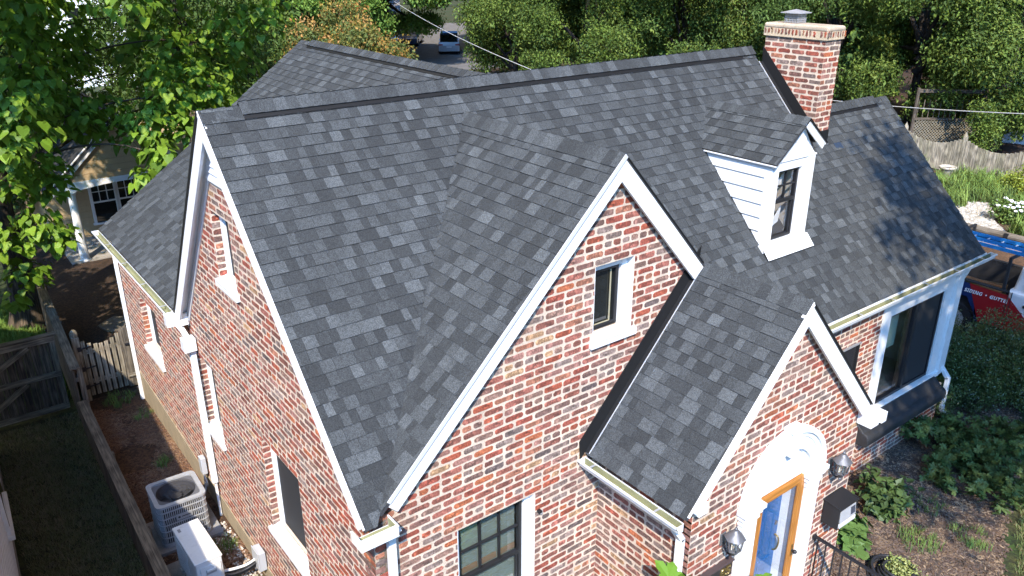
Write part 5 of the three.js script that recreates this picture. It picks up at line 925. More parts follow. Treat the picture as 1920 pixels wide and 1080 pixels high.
// ---------------------------------------------------------------- outdoor units and their fittings
{
  const t = thing('air_conditioner', 'grey square air conditioner with louvered sides and a fan under a round grille', 'air conditioner', [-.66, G, -5.36], -.03);
  const gm = std([.42, .43, .43], .5, { metalness: .2, map: T.plain }), dk = std([.03, .03, .032], .7), W = .36, H = .8, b = .1;
  mesh('pad', bx(-.46, 0, -.44, .5, .075, .44, .01), std([.3, .31, .32], .9, { map: T.mortar }), t);
  mesh('core', bx(-W + .04, .1, -W + .04, W - .04, H - .28, W - .04, .03), dk, t);
  const rr4 = (r, k) => { const s = new THREE.Shape(); const w = W - r; s.moveTo(-w + k, -w); s.lineTo(w - k, -w); s.quadraticCurveTo(w, -w, w, -w + k); s.lineTo(w, w - k); s.quadraticCurveTo(w, w, w - k, w); s.lineTo(-w + k, w); s.quadraticCurveTo(-w, w, -w, w - k); s.lineTo(-w, -w + k); s.quadraticCurveTo(-w, -w, -w + k, -w); return s; };
  const band = (y, h, r0, r1, m, n) => { const s = rr4(r0, b); s.holes.push(rr4(r1, b * .8)); mesh(n, setUV(new THREE.ExtrudeGeometry(s, { depth: h, bevelEnabled: false, curveSegments: 8 }).rotateX(-Math.PI / 2).translate(0, y, 0)), m, t); };
  band(H - .03, .035, -.005, .06, gm, 'top_rim'); band(.08, .05, 0, .03, gm, 'base_rim');
  for (let i = 1; i < 6; i++) band(.12 + i * .112, .014, .002, .02, gm, 'side_band');
  const slats = []; for (let k = 0; k < 4; k++) for (let i = -9; i <= 9; i++) { const g = bx(i * .0285 - .0055, .1, W - .018, i * .0285 + .0055, H - .03, W - .006, 0); slats.push(g.rotateY(k * Math.PI / 2)); }
  for (let k = 0; k < 4; k++) for (const a of [-.3, -.1, .1, .3]) { const g = bx(-.006, .1, -.006, .006, H - .03, .006, 0); slats.push(g.translate(0, 0, .1).rotateY(a * 1.3 + .785).translate(W - .112, 0, W - .112).rotateY(k * Math.PI / 2)); }
  mesh('grille', merge(slats), gm, t);
  for (let k = 0; k < 4; k++) mesh('corner_post', bx(-.03, .1, -.012, .03, H - .02, .0, .004).rotateY(Math.PI / 4).translate(W - .035, 0, W - .035).rotateY(k * Math.PI / 2), gm, t);
  mesh('shroud', setUV(new THREE.CylinderGeometry(.29, .27, .2, 32, 1, true).translate(0, H - .14, 0)), std([.05, .05, .055], .6, { side: THREE.DoubleSide }), t);
  const top = rr4(.05, .09); const hole = new THREE.Path(); hole.absarc(0, 0, .285, 0, Math.PI * 2); top.holes.push(hole); mesh('top_plate', setUV(new THREE.ExtrudeGeometry(top, { depth: .01, bevelEnabled: false, curveSegments: 12 }).rotateX(-Math.PI / 2).translate(0, H - .035, 0)), std([.1, .1, .105], .6), t);
  for (let k = 0; k < 4; k++) mesh('fan_blade', bar(V3(.07, H - .17, 0), V3(.25, H - .15, 0), V3(0, .25, 1), .13, .008).rotateY(k * 1.571 + .4), dk, t);
  mesh('fan_motor', new THREE.CylinderGeometry(.08, .08, .1, 20).translate(0, H - .16, 0), dk, t);
  const wires = []; for (let i = 1; i < 6; i++) wires.push(new THREE.TorusGeometry(.055 * i, .0025, 5, 40).rotateX(Math.PI / 2).translate(0, H - .005, 0)); for (let i = 0; i < 8; i++) wires.push(bar(V3(-.28, H - .004, 0), V3(.28, H - .004, 0), X, .005, .005, 0, 0, 0).rotateY(i * Math.PI / 8)); mesh('wire_guard', merge(wires.map(g => setUV(g))), dk, t);
  mesh('name_plate', bx(-.12, H - .3, W - .004, .12, H - .2, W + .006, .004), std([.36, .37, .37], .4, { metalness: .3 }), t); mesh('badge', bx(-.04, H - .257, W + .006, .09, H - .243, W + .008, 0), dk, t); mesh('badge', new THREE.CylinderGeometry(.018, .018, .003, 16).rotateX(Math.PI / 2).translate(-.075, H - .25, W + .007), dk, t);
}
{
  const t = thing('heat_pump', 'slim white heat pump box standing upright beside the fence, cut by the lower edge', 'heat pump', [-.77, G, -4.05], .02), w = std([.74, .73, .7], .4, { map: T.paint });
  mesh('pad', bx(-.36, 0, -.62, .34, .07, .62, .01), std([.3, .3, .29], .9, { map: T.mortar }), t);
  mesh('cabinet', bx(-.18, .1, -.48, .18, .72, .48, .02), w, t); mesh('lid', bx(-.19, .72, -.49, .19, .75, .49, .012), w, t);
  for (const z of [-.35, .35]) mesh('foot', bx(-.2, .07, z - .04, .2, .1, z + .04), M.zinc, t);
  mesh('side_panel', bx(-.13, .3, .48, .15, .66, .495, .006), w, t); mesh('handle_recess', bx(-.06, .52, .494, .08, .6, .5, .003), std([.3, .3, .29], .6), t); mesh('handle', bx(-.05, .57, .496, .07, .6, .52, .006), w, t); mesh('valve_cover', bx(.0, .12, .48, .16, .29, .52, .01), w, t);
  mesh('sticker', bx(-.14, .75, -.4, -.1, .752, -.32, 0), std([.25, .25, .24], .6), t);
  const gr = []; for (let i = 0; i < 16; i++) gr.push(bx(-.188, .18 + i * .03, -.42, -.18, .192 + i * .03, .1, 0)); mesh('fan_grille', merge(gr), std([.4, .4, .39], .5), t);
  const b = thing('disconnect_box', 'grey electrical box on the brick wall where the black hoses end', 'electrical box', [-.02, -.02, -3.6]);
  mesh('box', bx(-.1, -.14, -.12, 0, .17, .12, .008), std([.4, .41, .41], .5), b); mesh('cover', bx(-.115, -.13, -.125, -.1, .18, .125, .004), std([.43, .44, .44], .45), b);
  const hs = [[0, 0], [.05, .03], [-.04, .06], [.02, .1]];
  const hoses = thing('refrigerant_lines', 'black insulated hoses curving from the heat pump to the wall box', 'hoses', [-.55, G, -3.75]);
  hs.forEach(([dy, dz], i) => mesh('hose', tube([V3(0, .28 + dy, dz), V3(.15, .26 + dy, dz + .02), V3(.3, .24 + dy + i * .01, dz + .03), V3(.48, .36 + dy, .12 + dz * .5)], .02, 24, 8), i === 1 ? M.alu : M.iron, hoses));
  const c = thing('conduit_box', 'small grey conduit box on the foundation behind the downspout', 'electrical box', [-.03, .12, -5.95]);
  mesh('box', bx(-.08, 0, -.07, .0, .3, .07, .006), std([.42, .43, .43], .5), c); mesh('conduit', tube([V3(-.04, 0, 0), V3(-.05, -.2, .02), V3(-.1, -.3, .1), V3(-.2, -.42, .2)], .016, 16, 8), M.zinc, c); mesh('cable_loop', new THREE.TorusGeometry(.07, .012, 8, 20).rotateY(Math.PI / 2).translate(-.06, -.12, .1), M.zinc, c);
}
// ---------------------------------------------------------------- wall lanterns, letter box, number plate, railing
function lantern(label, x, y, z) {
  const t = thing('wall_lantern', label, 'lantern', [x, y, z], 0, 'lanterns on both sides of the front door'), m = M.pewter, hex = (r0, r1, h, y0) => new THREE.CylinderGeometry(r1, r0, h, 6).rotateY(Math.PI / 6).translate(0, y0 + h / 2, 0);
  mesh('base', hex(.055, .085, .04, 0), m, t); mesh('base', hex(.02, .05, .04, -.04), m, t); mesh('drop_finial', new THREE.SphereGeometry(.022, 10, 8).translate(0, -.055, 0), m, t);
  for (let i = 0; i < 6; i++) { const a = i * Math.PI / 3 + Math.PI / 6, p = V3(Math.sin(a) * .078, .04, Math.cos(a) * .078), q = V3(Math.sin(a) * .1, .21, Math.cos(a) * .1); mesh('post', bar(p, q, V3(Math.sin(a), 0, Math.cos(a)), .012, .012, 0, 0, 0), m, t); }
  mesh('glass', new THREE.CylinderGeometry(.095, .074, .165, 6, 1, true).rotateY(Math.PI / 6).translate(0, .125, 0), M.glass, t);
  for (const [cx, cz] of [[0, .025], [.022, -.014], [-.022, -.014]]) { mesh('candle', new THREE.CylinderGeometry(.008, .008, .07, 8).translate(cx, .075, cz), std([.6, .55, .42], .6), t); mesh('bulb', new THREE.SphereGeometry(.012, 8, 8).scale(1, 2, 1).translate(cx, .13, cz), std([.5, .4, .22], .2), t); }
  mesh('roof', hex(.125, .055, .075, .205), m, t); mesh('roof', hex(.055, .03, .03, .28), m, t); mesh('finial', new THREE.SphereGeometry(.02, 10, 8).translate(0, .325, 0), m, t); mesh('finial', new THREE.ConeGeometry(.01, .05, 8).translate(0, .36, 0), m, t);
  mesh('back_plate', bx(-.045, .0, -.165, .045, .17, -.15, .006), m, t); mesh('arm', tube([V3(0, .05, -.15), V3(0, -.02, -.12), V3(0, -.06, -.06), V3(0, -.03, 0)], .012, 16, 8), M.iron, t); mesh('scroll', new THREE.TorusGeometry(.035, .008, 8, 18).rotateY(Math.PI / 2).translate(0, -.02, -.11), m, t);
}
lantern('grey hexagonal lantern right of the arched door, above the letter box', 5.68, 1.88, 1.62);
lantern('grey hexagonal lantern left of the arched door, above the number plate', 3.6, 1.74, 1.62);
{
  const t = thing('letter_box', 'black letter box with sloping lid and newspapers on the brick beside the door', 'letter box', [5.9, 1.05, 1.47]), bm = std([.016, .016, .017], .5, { map: T.paint });
  mesh('body', bx(-.2, .02, 0, .2, .33, .2, .006), bm, t); mesh('lid', bar(V3(-.215, .335, .115), V3(.215, .335, .115), V3(0, -.14, 1), .27, .018), bm, t); mesh('side', bx(-.205, 0, .0, -.195, .345, .235, .002), bm, t); mesh('side', bx(.195, 0, .0, .205, .345, .235, .002), bm, t);
  mesh('bracket', bx(-.16, -.03, -.015, .16, .37, 0), bm, t);
  mesh('newspaper', bar(V3(-.18, .2, .225), V3(.18, .2, .225), V3(0, 1, -.12), .2, .02), std([.36, .36, .35], .9, { map: T.plain }), t); mesh('newspaper', bx(-.18, .02, .2, .19, .08, .25, .01), std([.62, .62, .6], .9, { map: T.plain }), t); mesh('picture', bar(V3(.06, .19, .238), V3(.16, .19, .238), V3(0, 1, -.12), .11, .003), std([.04, .045, .06], .7), t);
}
const font = await new FontLoader().loadAsync('fonts/droid/droid_sans_bold.typeface.json'), serif = await new FontLoader().loadAsync('fonts/droid/droid_serif_bold.typeface.json');
{
  const t = thing('number_plate', 'black house number plate with brass numerals under the left lantern', 'number plate', [3.52, 1.27, 1.46]);
  mesh('plate', bx(-.28, -.02, 0, .26, .2, .05, .008), std([.03, .024, .024], .6, { map: T.paint }), t); mesh('plate_edge', bx(-.29, .19, -.005, .27, .215, .07, .006), std([.06, .04, .038], .5), t);
  for (const [c, x] of [['6', .03], ['5', .125]]) { const g = new TextGeometry(c, { font: serif, size: .125, depth: .012, curveSegments: 6, bevelEnabled: true, bevelSize: .002, bevelThickness: .003, bevelSegments: 1 }); mesh('numeral', g.translate(x, .035, .052), M.brass, t); }
}
{
  const t = thing('iron_railing', 'black iron railing of the front steps at the lower edge', 'railing', [5.6, 0, 1.47]);
  mesh('top_rail', bar(V3(0, .86, 0), V3(0, .83, 1.6), X, .05, .022), M.iron, t); mesh('bottom_rail', bar(V3(0, .08, 0), V3(0, .05, 1.6), X, .03, .02), M.iron, t);
  for (let i = 0; i < 13; i++) { const z = .06 + i * .118; mesh('baluster', bar(V3(0, .07, z), V3(0, .85, z), X, .016, .016, 0, 0, 0), M.iron, t); }
  mesh('wall_fixing', bx(-.03, .82, -.01, .03, .88, .02), M.iron, t);
  const s = thing('front_stoop', 'brick landing with concrete slab before the arched front door', 'steps', [4.65, G, 1.46]);
  mesh('slab', bx(-1.0, .24, .0, 1.0, .32, 1.35, .01), M.concrete, s); mesh('base', bx(-.96, 0, .0, .96, .24, 1.3, 0), M.parge, s); mesh('step', bx(-.95, 0, 1.3, .95, .16, 1.65, .01), M.concrete, s);
}
{
  const t = thing('coiled_hose', 'black corrugated hose coiled on the mulch beside the steps', 'hose', [7.18, G, 1.92]), r = rng(31), pts = [];
  for (let i = 0; i <= 140; i++) { const a = i / 140 * 6.283 * 6, R = .3 + .07 * Math.sin(i * .13) - .0005 * i; pts.push(V3(Math.cos(a) * R, .03 + i / 140 * .16 + .012 * Math.sin(i * .7), Math.sin(a) * R)); }
  mesh('coil', new THREE.TubeGeometry(new THREE.CatmullRomCurve3(pts), 420, .022, 8), std([.02, .021, .024], .45), t); void r;
}
// ---------------------------------------------------------------- shrubs and bed plants
function rosetteGeo(seed, n, L, W, up) {
  const a = new Acc(), r = rng(seed);
  for (let i = 0; i < n; i++) { const t = i / n * 6.283 + r() * .5, u = up * lerp(.4, 1.5, r()), l = L * lerp(.7, 1.15, r()), d = V3(Math.cos(t), u, Math.sin(t)).normalize(), s = V3(-Math.sin(t), 0, Math.cos(t)), n2 = d.clone().cross(s).negate(); const A = V3(0, .01, 0), m1 = d.clone().multiplyScalar(l * .35), m2 = d.clone().multiplyScalar(l * .72).addScaledVector(Y, -l * .05), e = d.clone().multiplyScalar(l).addScaledVector(Y, -l * .16); const f = .1 * W; for (const q of [1, -1]) { const b1 = m1.clone().addScaledVector(s, q * W * .42).addScaledVector(n2, f), b2 = m2.clone().addScaledVector(s, q * W * .45).addScaledVector(n2, f); a.tri(A, m1, b1, [0, 0], [1, 0], [1, 1]); a.quad(m1, m2, b2, b1, [0, 0], [1, 0], [1, 1], [0, 1]); a.tri(m2, e, b2, [0, 0], [1, 0], [1, 1]); } }
  return a.geo();
}
function shrub(name, label, category, x, z, H, W, geo, cols, seed, o = {}) {
  const t = thing(name, label, category, [x, G, z]), r = rng(seed), blobs = [];
  for (let i = 0; i < (o.blobs ?? 9); i++) { const a = r() * 6.283, d = Math.sqrt(r()) * W * .36; blobs.push([Math.cos(a) * d * (o.sx ?? 1), lerp(.25, .8, r()) * H * (1 - .5 * d / W), Math.sin(a) * d, lerp(.2, .3, r()) * Math.min(W, H * 1.3)]); }
  const st = blobs.slice(0, 6).map((b, i) => limb([V3(b[0] * .15, 0, b[2] * .15), V3(b[0] * .6, b[1] * .5, b[2] * .6), V3(...b)], .016, .006, 6, 5, i)); mesh('stems', merge(st), darkBark, t);
  crown(t, blobs, o.per ?? 900, geo, cols, seed + 3, { name: 'foliage', in: .4, mat: o.mat ?? leafMat(.45, .15) });
  return t;
}
const gloss = new THREE.MeshPhysicalMaterial({ color: 0xffffff, roughness: .28, transmission: .1, thickness: 0, side: THREE.DoubleSide });
const fine = sprayGeo(701, 12, .09, .05, .026), broad = sprayGeo(702, 7, .16, .15, .11), ros = rosetteGeo(703, 9, .105, .034, .4), lobed = rosetteGeo(704, 6, .2, .12, .3), roundL = sprayGeo(705, 9, .13, .085, .06);
const SG = [[.065, .105, .028], [.08, .125, .032], [.05, .085, .024], [.1, .145, .045]];
shrub('holly_shrub', 'glossy small-leaved shrub behind the white downspout, right of the porch window', 'shrub', 12.8, -.1, 1.25, 2.2, fine, SG, 720, { mat: gloss, per: 800, blobs: 20 });
shrub('holly_shrub', 'largest dark small-leaved shrub, in front of the truck', 'shrub', 14.0, .35, 1.55, 2.8, fine, SG, 721, { mat: gloss, per: 700, blobs: 24 });
shrub('holly_shrub', 'dark small-leaved shrub at the right edge below the truck cab', 'shrub', 14.9, 1.6, 1.4, 2.6, fine, SG, 722, { mat: gloss, per: 700, blobs: 20 });
shrub('holly_shrub', 'dark shrub between the truck wheel and the porch corner', 'shrub', 14.2, -1.6, 1.25, 2.2, fine, SG, 723, { mat: gloss, per: 700, blobs: 18 });
shrub('rhododendron', 'dark green rosette-leaved shrub nearest to the kneewall of the porch', 'shrub', 10.8, .95, .65, 1.8, ros, SG, 730, { per: 560, blobs: 20 });
shrub('rhododendron', 'dark green rosette-leaved shrub in the middle of the mulch bed', 'shrub', 10.1, 1.65, .62, 1.8, ros, SG, 731, { per: 560, blobs: 14 });
shrub('rhododendron', 'dark green rosette-leaved shrub at the lawn side of the bed', 'shrub', 11.5, 1.35, .62, 1.6, ros, SG, 732, { per: 560, blobs: 14 });
shrub('hydrangea', 'broad-leaved plant at the brick corner between letter box and ledge', 'plant', 8.45, .9, .55, .85, broad, [[.06, .1, .03], [.075, .12, .035], [.05, .08, .028]], 740, { per: 380 });
shrub('hosta', 'low leafy plant directly below the letter box', 'plant', 7.45, 1.05, .45, .7, lobed, [[.08, .14, .035], [.1, .17, .045]], 741, { per: 200 });
shrub('fig_bush', 'bright lobed leaves rising in the corner by the entry downspout', 'plant', 2.6, 1.66, 3.15, .8, lobed, [[.1, .2, .02], [.12, .23, .025], [.08, .16, .02]], 742, { per: 150 });
shrub('fig_bush', 'bright green leafy top in front of the number plate', 'plant', 3.78, 1.84, 2.35, .6, lobed, [[.1, .2, .02], [.12, .23, .025]], 743, { per: 150 });
shrub('thyme_plant', 'pale green low plant inside the ring of coiled hose', 'plant', 7.25, 1.98, .26, .42, fine, [[.25, .28, .08], [.3, .32, .12], [.2, .24, .07]], 744, { per: 1500 });
const tuftM = tuftGeo(12, 14, .26, .18, .012), tuftBig = tuftGeo(13, 16, .6, .34, .028);
function tufts(name, label, x, z, rad, n, geo, cols, seed, s = 1) { const t = thing(name, label, 'plant', [x, G, z]), r = rng(seed), sp = []; for (let i = 0; i < n; i++) { const a = r() * 6.283, d = rad * Math.sqrt(r()); sp.push([Math.cos(a) * d, 0, Math.sin(a) * d, s * lerp(.7, 1.25, r())]); } scatter('foliage', null, null, geo, grassMat, sp, cols, { parent: t, seed }); return t; }
const WG = [[.1, .17, .03], [.13, .2, .04], [.08, .13, .03]];
tufts('weed_patch', 'bright green weeds on the mulch behind the coiled hose', 8.2, 1.75, .3, 26, tuftM, WG, 750, .7);
tufts('weed_patch', 'small green weeds in the mulch near the lawn edge', 8.9, 2.2, .3, 20, tuftM, WG, 751, .6);
tufts('weed_patch', 'low weeds between the letter box plant and the shrubs', 9.2, 1.4, .28, 14, tuftM, WG, 752, .5);
tufts('weed_patch', 'green weeds at the foot of the wall below the hoses', -.25, -3.35, .22, 30, tuftM, WG, 753, .8);
tufts('weed_patch', 'green weeds beside the air conditioner pad at the wall', -.3, -4.6, .25, 16, tuftM, WG, 754, .6);
tufts('weed_patch', 'small plant on the needles in the shade, halfway along the wall', -.35, -7.4, .14, 12, tuftM, WG, 755, .6);
tufts('weed_patch', 'ivy like green patch at the foot of the picket gate', -.45, -10.2, .3, 24, tuftM, WG, 756, .6);
tufts('weed_patch', 'weeds in the soil near the corner of the picket gate and the wall', -.2, -9.3, .22, 14, tuftM, WG, 757, .5);
// ---------------------------------------------------------------- garage and buildings behind
{
  const g = thing('porch_house', 'tan clapboard outbuilding with white porch column, arched beam and gable', 'house', [2.3, G, -19.2]), tan = std([.46, .33, .18], .8, { map: T.paint }), roofM = M.deck;
  const wl = 1.75, ye = 2.35, ya = 4.0, sl = (ya - ye) / wl;
  for (let i = 0; i < 9; i++) { const y0 = ye + i * .18, y1 = Math.min(y0 + .18, ya), h0 = (ya - y0) / sl, h1 = Math.max(0, (ya - y1) / sl); if (h0 < .05) break; mesh('clapboard', slab(new Frame(V3(0, 0, 0), X, Y), [[-h0, y0], [h0, y0], [h1, y1 - .008], [-h1, y1 - .008]], -.03, .0 + .012 * (1 - (i % 2) * .1)), tan, g); }
  const bs = new THREE.Shape(); bs.moveTo(-wl, ye); bs.lineTo(-wl, ye - .32); bs.quadraticCurveTo(0, ye + .02, wl, ye - .32); bs.lineTo(wl, ye); mesh('arched_beam', setUV(new THREE.ExtrudeGeometry(bs, { depth: .16, bevelEnabled: false, curveSegments: 20 }).translate(0, 0, -.12)), M.white, g);
  for (const s of [-1, 1]) {
    mesh('rake_board', bar(V3(0, ya + .06, .08), V3(s * (wl + .35), ya + .06 - sl * (wl + .35), .08), V3(0, -1, 0), .2, .05), M.white, g);
    mesh('soffit', bar(V3(0, ya - .0, -.02), V3(s * (wl + .35), ya - .0 - sl * (wl + .35), -.02), Z, .22, .02), M.white, g);
    mesh('roof', setUV(slab(new Frame(V3(s * (wl + .4), ya + .08 - sl * (wl + .4), 0), s > 0 ? mZ : Z, V3(-s, sl, 0)), s > 0 ? rect(-.14, 0, 9, 2.9) : rect(-9, 0, .14, 2.9), 0, .06)), roofM, g);
    const c = mesh('column', setUV(new THREE.LatheGeometry([[0, 0], [.16, 0], [.16, .06], [.13, .09], [.125, .14], [.12, .9], [.1, 1.96], [.12, 2.0], [.14, 2.06], [.14, 2.1], [0, 2.1]].map(p => new THREE.Vector2(...p)), 24)), M.white, g); c.position.set(s * (wl - .22), 0, -.04);
  }
  mesh('wall', bx(-2.0, 0, -8, 4.5, ye + .2, -2.2, 0), tan, g); for (let i = 0; i < 13; i++) mesh('clapboard', bar(V3(-2.0, .1 + i * .19 + .09, -2.19), V3(4.5, .1 + i * .19 + .09, -2.19), V3(0, 1, -.06), .185, .016), tan, g);
  mesh('wall', slab(new Frame(V3(0, 0, -2.25), X, Y), [[-wl, ye], [wl, ye], [0, ya]], -.05, 0), tan, g);
  mesh('porch_floor', bx(-1.9, 0, -2.2, 1.9, .05, .1, 0), M.concrete, g);
  for (const x of [-.35, .42]) { const w = new THREE.Group(); w.name = 'window'; g.add(w); w.position.set(x, .5, -2.16); mesh('frame', bx(-.4, -.06, -.02, -.32, 1.3, .05), M.white, w); mesh('frame', bx(.32, -.06, -.02, .4, 1.3, .05), M.white, w); mesh('frame', bx(-.32, 1.22, -.02, .32, 1.3, .05), M.white, w); mesh('sill', bx(-.44, -.1, -.02, .44, -.04, .09), M.white, w); mesh('meeting_rail', bx(-.32, .58, -.02, .32, .63, .03), M.white, w); for (const q of [-.11, .11]) mesh('muntin', bx(q - .012, .63, -.02, q + .012, 1.22, .022), M.white, w); mesh('muntin', bx(-.32, .92, -.02, .32, .945, .021), M.white, w); mesh('pane', bx(-.32, -.04, -.03, .32, 1.22, .004, 0), M.glassDark, w); }
}
function farHouse(label, pos, turn, W, D, H, wallM, roofM, name = 'far_house') {
  const t = thing(name, label, 'house', pos, turn); mesh('wall', bx(-W / 2, 0, -D / 2, W / 2, H, D / 2, 0), wallM, t);
  const n = Math.floor(H / .22); const cl = []; for (let i = 0; i < n; i++) cl.push(bar(V3(-W / 2, i * .22 + .12, D / 2 + .01), V3(W / 2, i * .22 + .12, D / 2 + .01), V3(0, 1, -.07), .215, .018)); stuff(mesh('clapboards', merge(cl), wallM, t));
  const rise = D * .36, L = Math.hypot(D / 2 + .4, rise); for (const s of [1, -1]) mesh('roof', setUV(slab(new Frame(V3(0, H - .15, s * (D / 2 + .4)), s > 0 ? X : mX, V3(0, rise, -s * (D / 2 + .4))), rect(-W / 2 - .4, 0, W / 2 + .4, L), 0, .12)), roofM, t);
  mesh('gable', slab(new Frame(V3(W / 2, 0, 0), mZ, Y), [[-D / 2, H - .1], [D / 2, H - .1], [0, H + rise - .15]], -.1, 0), wallM, t); mesh('gable', slab(new Frame(V3(-W / 2, 0, 0), Z, Y), [[-D / 2, H - .1], [D / 2, H - .1], [0, H + rise - .15]], -.1, 0), wallM, t);
  for (let i = 0; i < Math.floor(W / 2.6); i++) for (let j = 0; j < Math.max(1, Math.floor(H / 2.7)); j++) { const w = new THREE.Group(); w.name = 'window'; w.position.set(-W / 2 + 1.5 + i * 2.6, .9 + j * 2.7, D / 2 + .02); t.add(w); mesh('frame', bx(-.5, 0, -.02, .5, 1.4, .05), M.white, w); mesh('pane', bx(-.42, .08, .04, .42, .68, .06, 0), M.glassDark, w); mesh('pane', bx(-.42, .74, .04, .42, 1.32, .06, 0), M.glassDark, w); }
  return t;
}
const greyRoof = std([.2, .2, .21], .9, { map: T.granule });
farHouse('bright white sided house showing through a gap of the catalpa', [8.8, G, -58], 0, 4.4, 8, 6.2, M.white, greyRoof);
farHouse('small grey roofed white house at the top, left of the far street', [37.5, G, -73], -.5, 8, 7, 2.7, M.white, std([.36, .35, .36], .9, { map: T.granule }));
farHouse('pale sided house cut by the right edge behind the trees', [42.6, G, -8.6], -1.2, 6, 7, 6.5, std([.6, .62, .64], .7, { map: T.paint }), greyRoof);
{
  const t = thing('garden_pavilion', 'grey hipped canopy on a pole seen through the catalpa leaves', 'canopy', [6.3, G, -37]), m = std([.2, .22, .26], .8, { map: T.plain });
  for (let i = 0; i < 4; i++) { const a = i * Math.PI / 2, c = (q, y, k) => V3(Math.cos(q) * k, y, Math.sin(q) * k), g = new Acc(); g.tri(V3(0, 4.55, 0), c(a + 1.571, 3.75, 2), c(a, 3.75, 2), [0, 0], [1, 0], [1, 1]); g.quad(c(a, 3.75, 2), c(a + 1.571, 3.75, 2), c(a + 1.571, 3.55, 2), c(a, 3.55, 2), [0, 0], [1, 0], [1, 1], [0, 1]); mesh('canopy_panel', g.geo(), m, t); mesh('rib', bar(V3(0, 4.57, 0), c(a, 3.77, 2), Y, .04, .03), std([.1, .11, .13], .6), t); }
  mesh('pole', new THREE.CylinderGeometry(.05, .05, 4.4, 12).translate(0, 2.2, 0), M.zinc, t);
}
// ---------------------------------------------------------------- cars, truck
function car(label, pos, turn, paint, suv) {
  const t = thing('parked_car', label, 'car', pos, turn), pm = new THREE.MeshPhysicalMaterial({ color: new THREE.Color().setRGB(...paint), roughness: .35, metalness: .3, clearcoat: 1, clearcoatRoughness: .05 }), h = suv ? 1.65 : 1.42;
  const ex = (pts, w, b) => new THREE.ExtrudeGeometry(new THREE.Shape(pts.map(p => new THREE.Vector2(...p))), { depth: w - 2 * b, bevelEnabled: true, bevelSize: b, bevelThickness: b, bevelSegments: 2 }).translate(0, 0, -w / 2 + b);
  mesh('body', setUV(ex([[-2.2, .35], [-2.25, .75], [-2.1, .98], [-1.0, 1.02], [1.0, .98], [2.0, .88], [2.2, .7], [2.2, .35]], 1.78, .06)), pm, t);
  mesh('cabin', setUV(ex(suv ? [[-2.05, .98], [-1.9, h - .1], [-1.5, h], [.2, h], [.55, h - .1], [1.15, .96]] : [[-1.7, .98], [-1.1, h - .06], [-.6, h], [.1, h], [.4, h - .06], [1.1, .96]], 1.5, .08)), M.glassDark, t);
  mesh('roof', setUV(ex([[-1.5, h], [-1.45, h + .04], [.15, h + .04], [.2, h]], 1.36, .02)), pm, t);
  for (const x of [-1.35, 1.35]) for (const s of [-1, 1]) { const w = mesh('wheel', new THREE.CylinderGeometry(.33, .33, .22, 24).rotateX(Math.PI / 2).translate(x, .33, s * .8), std([.015, .015, .016], .8), t); mesh('rim', new THREE.CylinderGeometry(.2, .2, .23, 16).rotateX(Math.PI / 2).translate(x, .33, s * .8), M.zinc, w); }
  for (const s of [-1, 1]) { mesh('headlight', bx(2.14, .66, s * .7 - .2, 2.25, .8, s * .7 + .2, .02), std([.8, .82, .85], .15), t); mesh('tail_light', bx(-2.3, .72, s * .7 - .18, -2.2, .88, s * .7 + .18, .02), std([.3, .02, .02], .25), t); }
  mesh('number_plate', bx(2.24, .45, -.22, 2.28, .56, .22, .004), M.white, t); mesh('number_plate', bx(-2.32, .6, -.22, -2.27, .7, .22, .004), M.white, t); mesh('grille', bx(2.2, .55, -.45, 2.26, .68, .45, .01), M.black, t);
  return t;
}
car('dark blue car facing the camera on the far street', [38.0, G, -63.2], -2.45 + Math.PI, [.02, .03, .07], true).rotation.y = -2.25;
car('silver car seen from behind at the right kerb of the far street', [37.6, G, -56.0], 1.0, [.4, .42, .45], true).rotation.y = .98;
